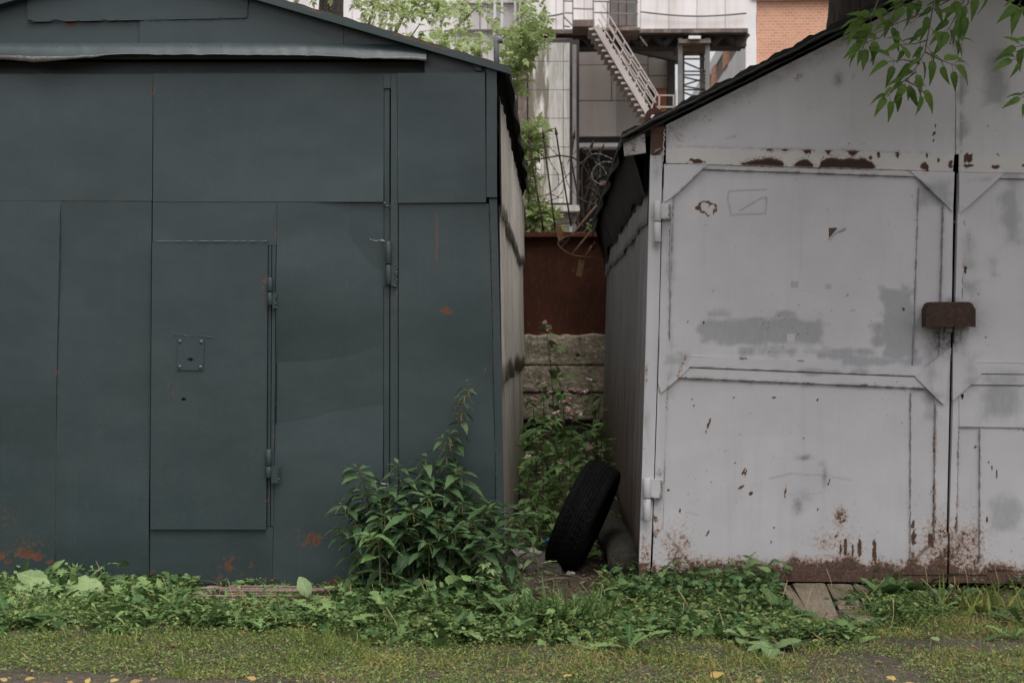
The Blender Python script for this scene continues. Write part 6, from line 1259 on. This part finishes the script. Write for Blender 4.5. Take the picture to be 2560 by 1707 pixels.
# staircase
St = thing('steel_staircase', 'pale steel staircase with handrails descending under the gallery', 'staircase', at(1617, 283, YG-1.6))
A, B = (1490, 66), (1628, 296); wdt = .75
for k, dy in enumerate((0, .9)):
    m = MB(); p, q = at(*A, YG-2.0+dy), at(*B, YG-2.0+dy); m.beam(p, q, .06, 18/PXM(YG)*.75); m.build('stringer', M['stairlt'], St)
N_ = 17
for i in range(N_):
    t = (i+.5)/N_; p = at(A[0]+(B[0]-A[0])*t, A[1]+(B[1]-A[1])*t, YG-2.0); m = MB(); m.box((p.x-.18, YG-2.0, p.z-.02), (p.x+.10, YG-1.1, p.z+.02)); m.build('tread', M['stairlt'], St)
for dy in (0, .9):
    for off in (0, -26):
        pass
RT = ([((1506, 12), (1649, 244)), ((1500, 30), (1640, 258)), ((1496, 48), (1632, 272))], [((1520, 58), (1640, 238)), ((1505, 66), (1634, 256))])
for k, rr in enumerate(RT):
    m = MB()
    for p, q in rr: m.beam(at(*p, YG-2.0+.9*(1-k)), at(*q, YG-2.0+.9*(1-k)), 2.6/PXM(YG))
    m.build('handrail', M['stairlt'], St)
for i in range(7):
    t = .10+.14*i; q = at(1490+138*t+6, 66+230*t-2, YG-2.0); p = at(1508+142*t, 15+232*t, YG-2.0); m = MB(); m.beam(p, q, 2.6/PXM(YG)); m.build('post', M['stairlt'], St)
m = bars([((1642, 239), (1690, 239)), ((1642, 268), (1690, 268)), ((1648, 239), (1648, 310)), ((1684, 239), (1684, 310)), ((1690, 225), (1690, 310))], YG-2, 3); m.build('landing_rail', M['stairlt'], St)
# lattice tower
LT = thing('lattice_tower', 'square lattice steel tower propping the gallery end', 'tower', (at(1735, 200, YG).x, YG+.5, 0)); zt_ = at(0, 106, YG).z
for (px, dy) in ((1701, 0), (1769, 0), (1706, 1.1), (1756, 1.1)): m = MB(); x = at(px, 200, YG+dy).x; m.box((x-.05, YG+dy, -.1), (x+.05, YG+dy+.1, zt_)); m.build('post', M['steelgr'], LT)
m = MB(); slab(m, 1697, 99, 1777, 108, YG-.1, 1.4); m.build('cap_beam', M['steelbr'], LT); m = MB(); slab(m, 1722, 90, 1752, 97, YG-.2, .5); m.build('cap_plate', M['plaster'], LT)
for i, (a, b) in enumerate([((1701, 148), (1769, 148)), ((1704, 154), (1766, 180)), ((1701, 179), (1769, 179)), ((1701, 188), (1769, 188)), ((1704, 192), (1764, 206)), ((1704, 215), (1766, 195)), ((1704, 215), (1766, 226)), ((1701, 225), (1769, 225)), ((1704, 230), (1766, 252)), ((1701, 252), (1769, 252)), ((1704, 260), (1766, 284)), ((1701, 285), (1769, 285))]): bars([(a, b)], YG+.05, 3.6).build('strut', M['steeldk'], LT)
m = MB()
for z in range(0, 7): m.box((at(1701, 0, YG).x, YG+.05, z*.95), (at(1769, 0, YG).x, YG+.13, z*.95+.07))
m.build('strut', M['steeldk'], LT)
# streaked concrete tower
CT = thing('concrete_tower', 'streaked pale concrete tower of stacked panels behind the fence', 'tower', (at(1372, 500, 22).x, 22.5, 0))
ys = [108, 155, 226, 297, 369, 438, 509]
for i in range(6): m = MB(); slab(m, 1321, ys[i], 1408, ys[i+1]-1.6, 22, .8); slab(m, 1409, ys[i], 1424, ys[i+1]-1.6, 22-.02, .8); m.build('panel', M['towerc'], CT)
m = MB(); slab(m, 1321, 100, 1424, 560, 22.06, .6); slab(m, 1290, 100, 1448, 560, 23, .2); m.build('joint_backing', M['steeldk'], CT); m = MB(); slab(m, 1338, 513, 1450, 528, 21.6, .9); m.build('ledge', M['towerc'], CT)
m = MB(); a = at(1321, 528, 22.1); b = at(1424, 600, 22.1); m.box((a.x, 22.02, -.1), (b.x, 22.9, a.z)); m.build('base', M['panelgrey'], CT)
m = MB(); a = at(1295, 95, 21.8); b = at(1317, 600, 21.8); m.box((a.x, 21.8, -.1), (b.x, 22.2, a.z)); tag(m.build('steel_column', M['steelbr'], None, rebase=(a.x, 21.8, 0)), 'brown steel column left of the streaked concrete tower', 'column', 'steel columns under the gallery')
m = MB(); a = at(1431, 112, 22); b = at(1441, 600, 22); m.box((a.x, 22, -.1), (b.x, 22.2, a.z)); tag(m.build('steel_column', M['steelgr'], None, rebase=(a.x, 22, 0)), 'grey steel column right of the streaked concrete tower', 'column', 'steel columns under the gallery')
m = MB(); a = at(1318.5, 95, 22.3); b = at(1321, 600, 22.3)
# white building on the left behind the leaves
WB = thing('factory_building', 'white clad factory building rising behind the bright leaves', 'building', (at(1150, 300, 25).x, 26, 0))
m = MB(); slab(m, 300, -600, 1310, 200, 25, 4); m.build('wall', M['white'], WB); m = MB(); slab(m, 300, 201.5, 1310, 260, 25.1, 4); a = at(300, 260, 25); b = at(1310, 600, 25); m.box((a.x, 25.1, -.1), (b.x, 29, a.z)); m.build('lower_wall', M['panelgrey'], WB)
m = bars([((1237, -50), (1237, 95)), ((1255, -50), (1255, 95)), ((1288, -50), (1288, 250)), ((1300, 0), (1300, 95))], 24.8, 6); m.build('downpipe', M['plaster'], WB)
m = bars([((1160, -50), (1160, 190)), ((1200, -50), (1200, 200))], 24.85, 3); m.build('downpipe', M['steelgr'], WB); m = MB(); slab(m, 1130, 74, 1310, 77, 24.9, .08); slab(m, 1130, 8, 1310, 10, 24.9, .08); m.build('cornice', M['steelgr'], WB)
# grey panel building
PB = thing('factory_building', 'grey concrete-panelled factory shed seen behind the staircase', 'building', (at(1540, 300, 28).x, 29, 0))
for x0, y0, x1, y1 in ((1442, 116, 1528, 162), (1530, 116, 1619, 162), (1442, 164, 1528, 251), (1530, 164, 1619, 251), (1442, 253.5, 1619, 340), (1621, 145, 1668, 189), (1621, 191, 1668, 222)): m = MB(); slab(m, x0, y0, x1, y1, 28, .4); m.build('wall_panel', M['panelgrey'], PB)
m = MB(); slab(m, 1440, 112, 1684, 120, 28.3, 2); slab(m, 1441, 117, 1669, 345, 28.15, .3); slab(m, 1669, 135, 1688, 420, 27.9, .5); m.build('frame', M['steeldk'], PB)
m = MB(); m.beam(at(1560, 112, 27.7), at(1695, 143, 27.7), .25); m.beam(at(1695, 143, 27.7), at(1695, 160, 27.7), .2); m.build('roof_edge', M['steeldk'], PB)
m = MB(); slab(m, 1637, 224, 1667, 330, 27.9, .2); m.build('door', simple('orange_rust_door', (.30, .12, .05), (.2, .075, .035), 1, .8), PB)
m = MB(); slab(m, 1441, 345, 1700, 357, 28.2, .5); m.build('lintel', M['steeldk'], PB); m = MB(); slab(m, 1436, 358, 1640, 367, 27.8, .5); m.build('beam', M['plaster'], PB)
m = MB(); a, b = at(1441, 367, 30), at(1800, 560, 30); m.box((a.x, 30, -.1), (b.x, 30.2, a.z+.2)); m.build('dark_interior', M['inner'], PB)  # near-black wall filling the opening behind the beam
m = bars([((1450, 372), (1530, 430)), ((1500, 372), (1470, 540)), ((1462, 470), (1498, 440))], 27.5, 7); m.build('brace', M['steeldk'], PB)
for k, (x0, y0, x1, y1) in enumerate(((1438, 450, 1450, 460), (1440, 466, 1449, 474), (1436, 478, 1446, 500), (1500, 452, 1520, 460))): m = MB(); slab(m, x0, y0, x1, y1, 27.2, .3); m.build('brick_pier', simple('pink_brick', (.42, .20, .14), (.36, .2, .15), 3, .9) if not k else bpy.data.materials['pink_brick'], PB)
a, b = at(1415, 530, 27.4), at(1440, 560, 27.4); m = MB(); m.box((a.x, 27.4, -.1), (b.x, 27.8, at(0, 530, 27.4).z)); m.build('pier', M['plaster'], PB)
# orange brick building with a long flank
YB = 34; OB = thing('brick_building', 'orange brick building with a long white windowed flank', 'building', (at(1990, 100, YB).x, YB+4, 0)); x0 = at(1890, 0, YB).x; zt2 = at(0, 16, YB).z; x1 = x0+16
m = MB(); m.box((x0+.02, YB, -.1), (x1, YB+.3, zt2)); m.build('wall', M['obrick'], OB); m = MB(); m.box((x0-.15, YB-.15, zt2+.003), (x1, YB+30, zt2+.35)); m.build('roof', M['plaster'], OB)
def zb_(py): return at(0, py, YB).z
LV = [(zt2, zb_(40)), (zb_(40), zb_(250)), ]
m = MB(); z1, z2, z3, z4 = zb_(48), zb_(105), zb_(175), zb_(245)
m.box((x0-.3, YB-.1, z1), (x0, YB+32, zt2)); m.box((x0-.3, YB-.1, z3), (x0, YB+32, z2-.0)); m.box((x0-.3, YB-.1, -.1), (x0, YB+32, z4)); m.box((x0-.31, YB-.11, -.1+z4), (x0-.01, YB+.7, z1)); m.build('flank_wall', M['plaster'], OB)
for r_, (za, zc) in enumerate(((z1, z2), (z3, z4))):
    for k in range(9): yy = YB+.7+k*3.4; m = MB(); m.box((x0-.25, yy+1.0, zc), (x0-.12, yy+3.3, za)); m.build('window', M['steelgr'], OB); m = MB(); m.box((x0-.36, yy, zc), (x0-.02, yy+1.0, za)); m.build('pilaster', M['obrick'], OB)
m = bars([((1746, 120), (1820, 120))], 30, 3)
m = bars([((1330, 98), (1432, 98)), ((1330, 98), (1345, 116)), ((1432, 98), (1441, 140)), ((1580, 92), (1562, 116)), ((1600, 92), (1618, 116))], YG-.5, 3.5); m.build('brace', M['steelbr'], G)
m = MB()
for x0, x1 in ((1312, 1410), (1600, 1866)):
    p, q = at(x0, 30, YG-.1), at(x1, 34, YG-.1); m.tube(curve(p, q, (0, 0, -.08), 12), .018, 6)
m.build('cable', M['steelgr'], G)
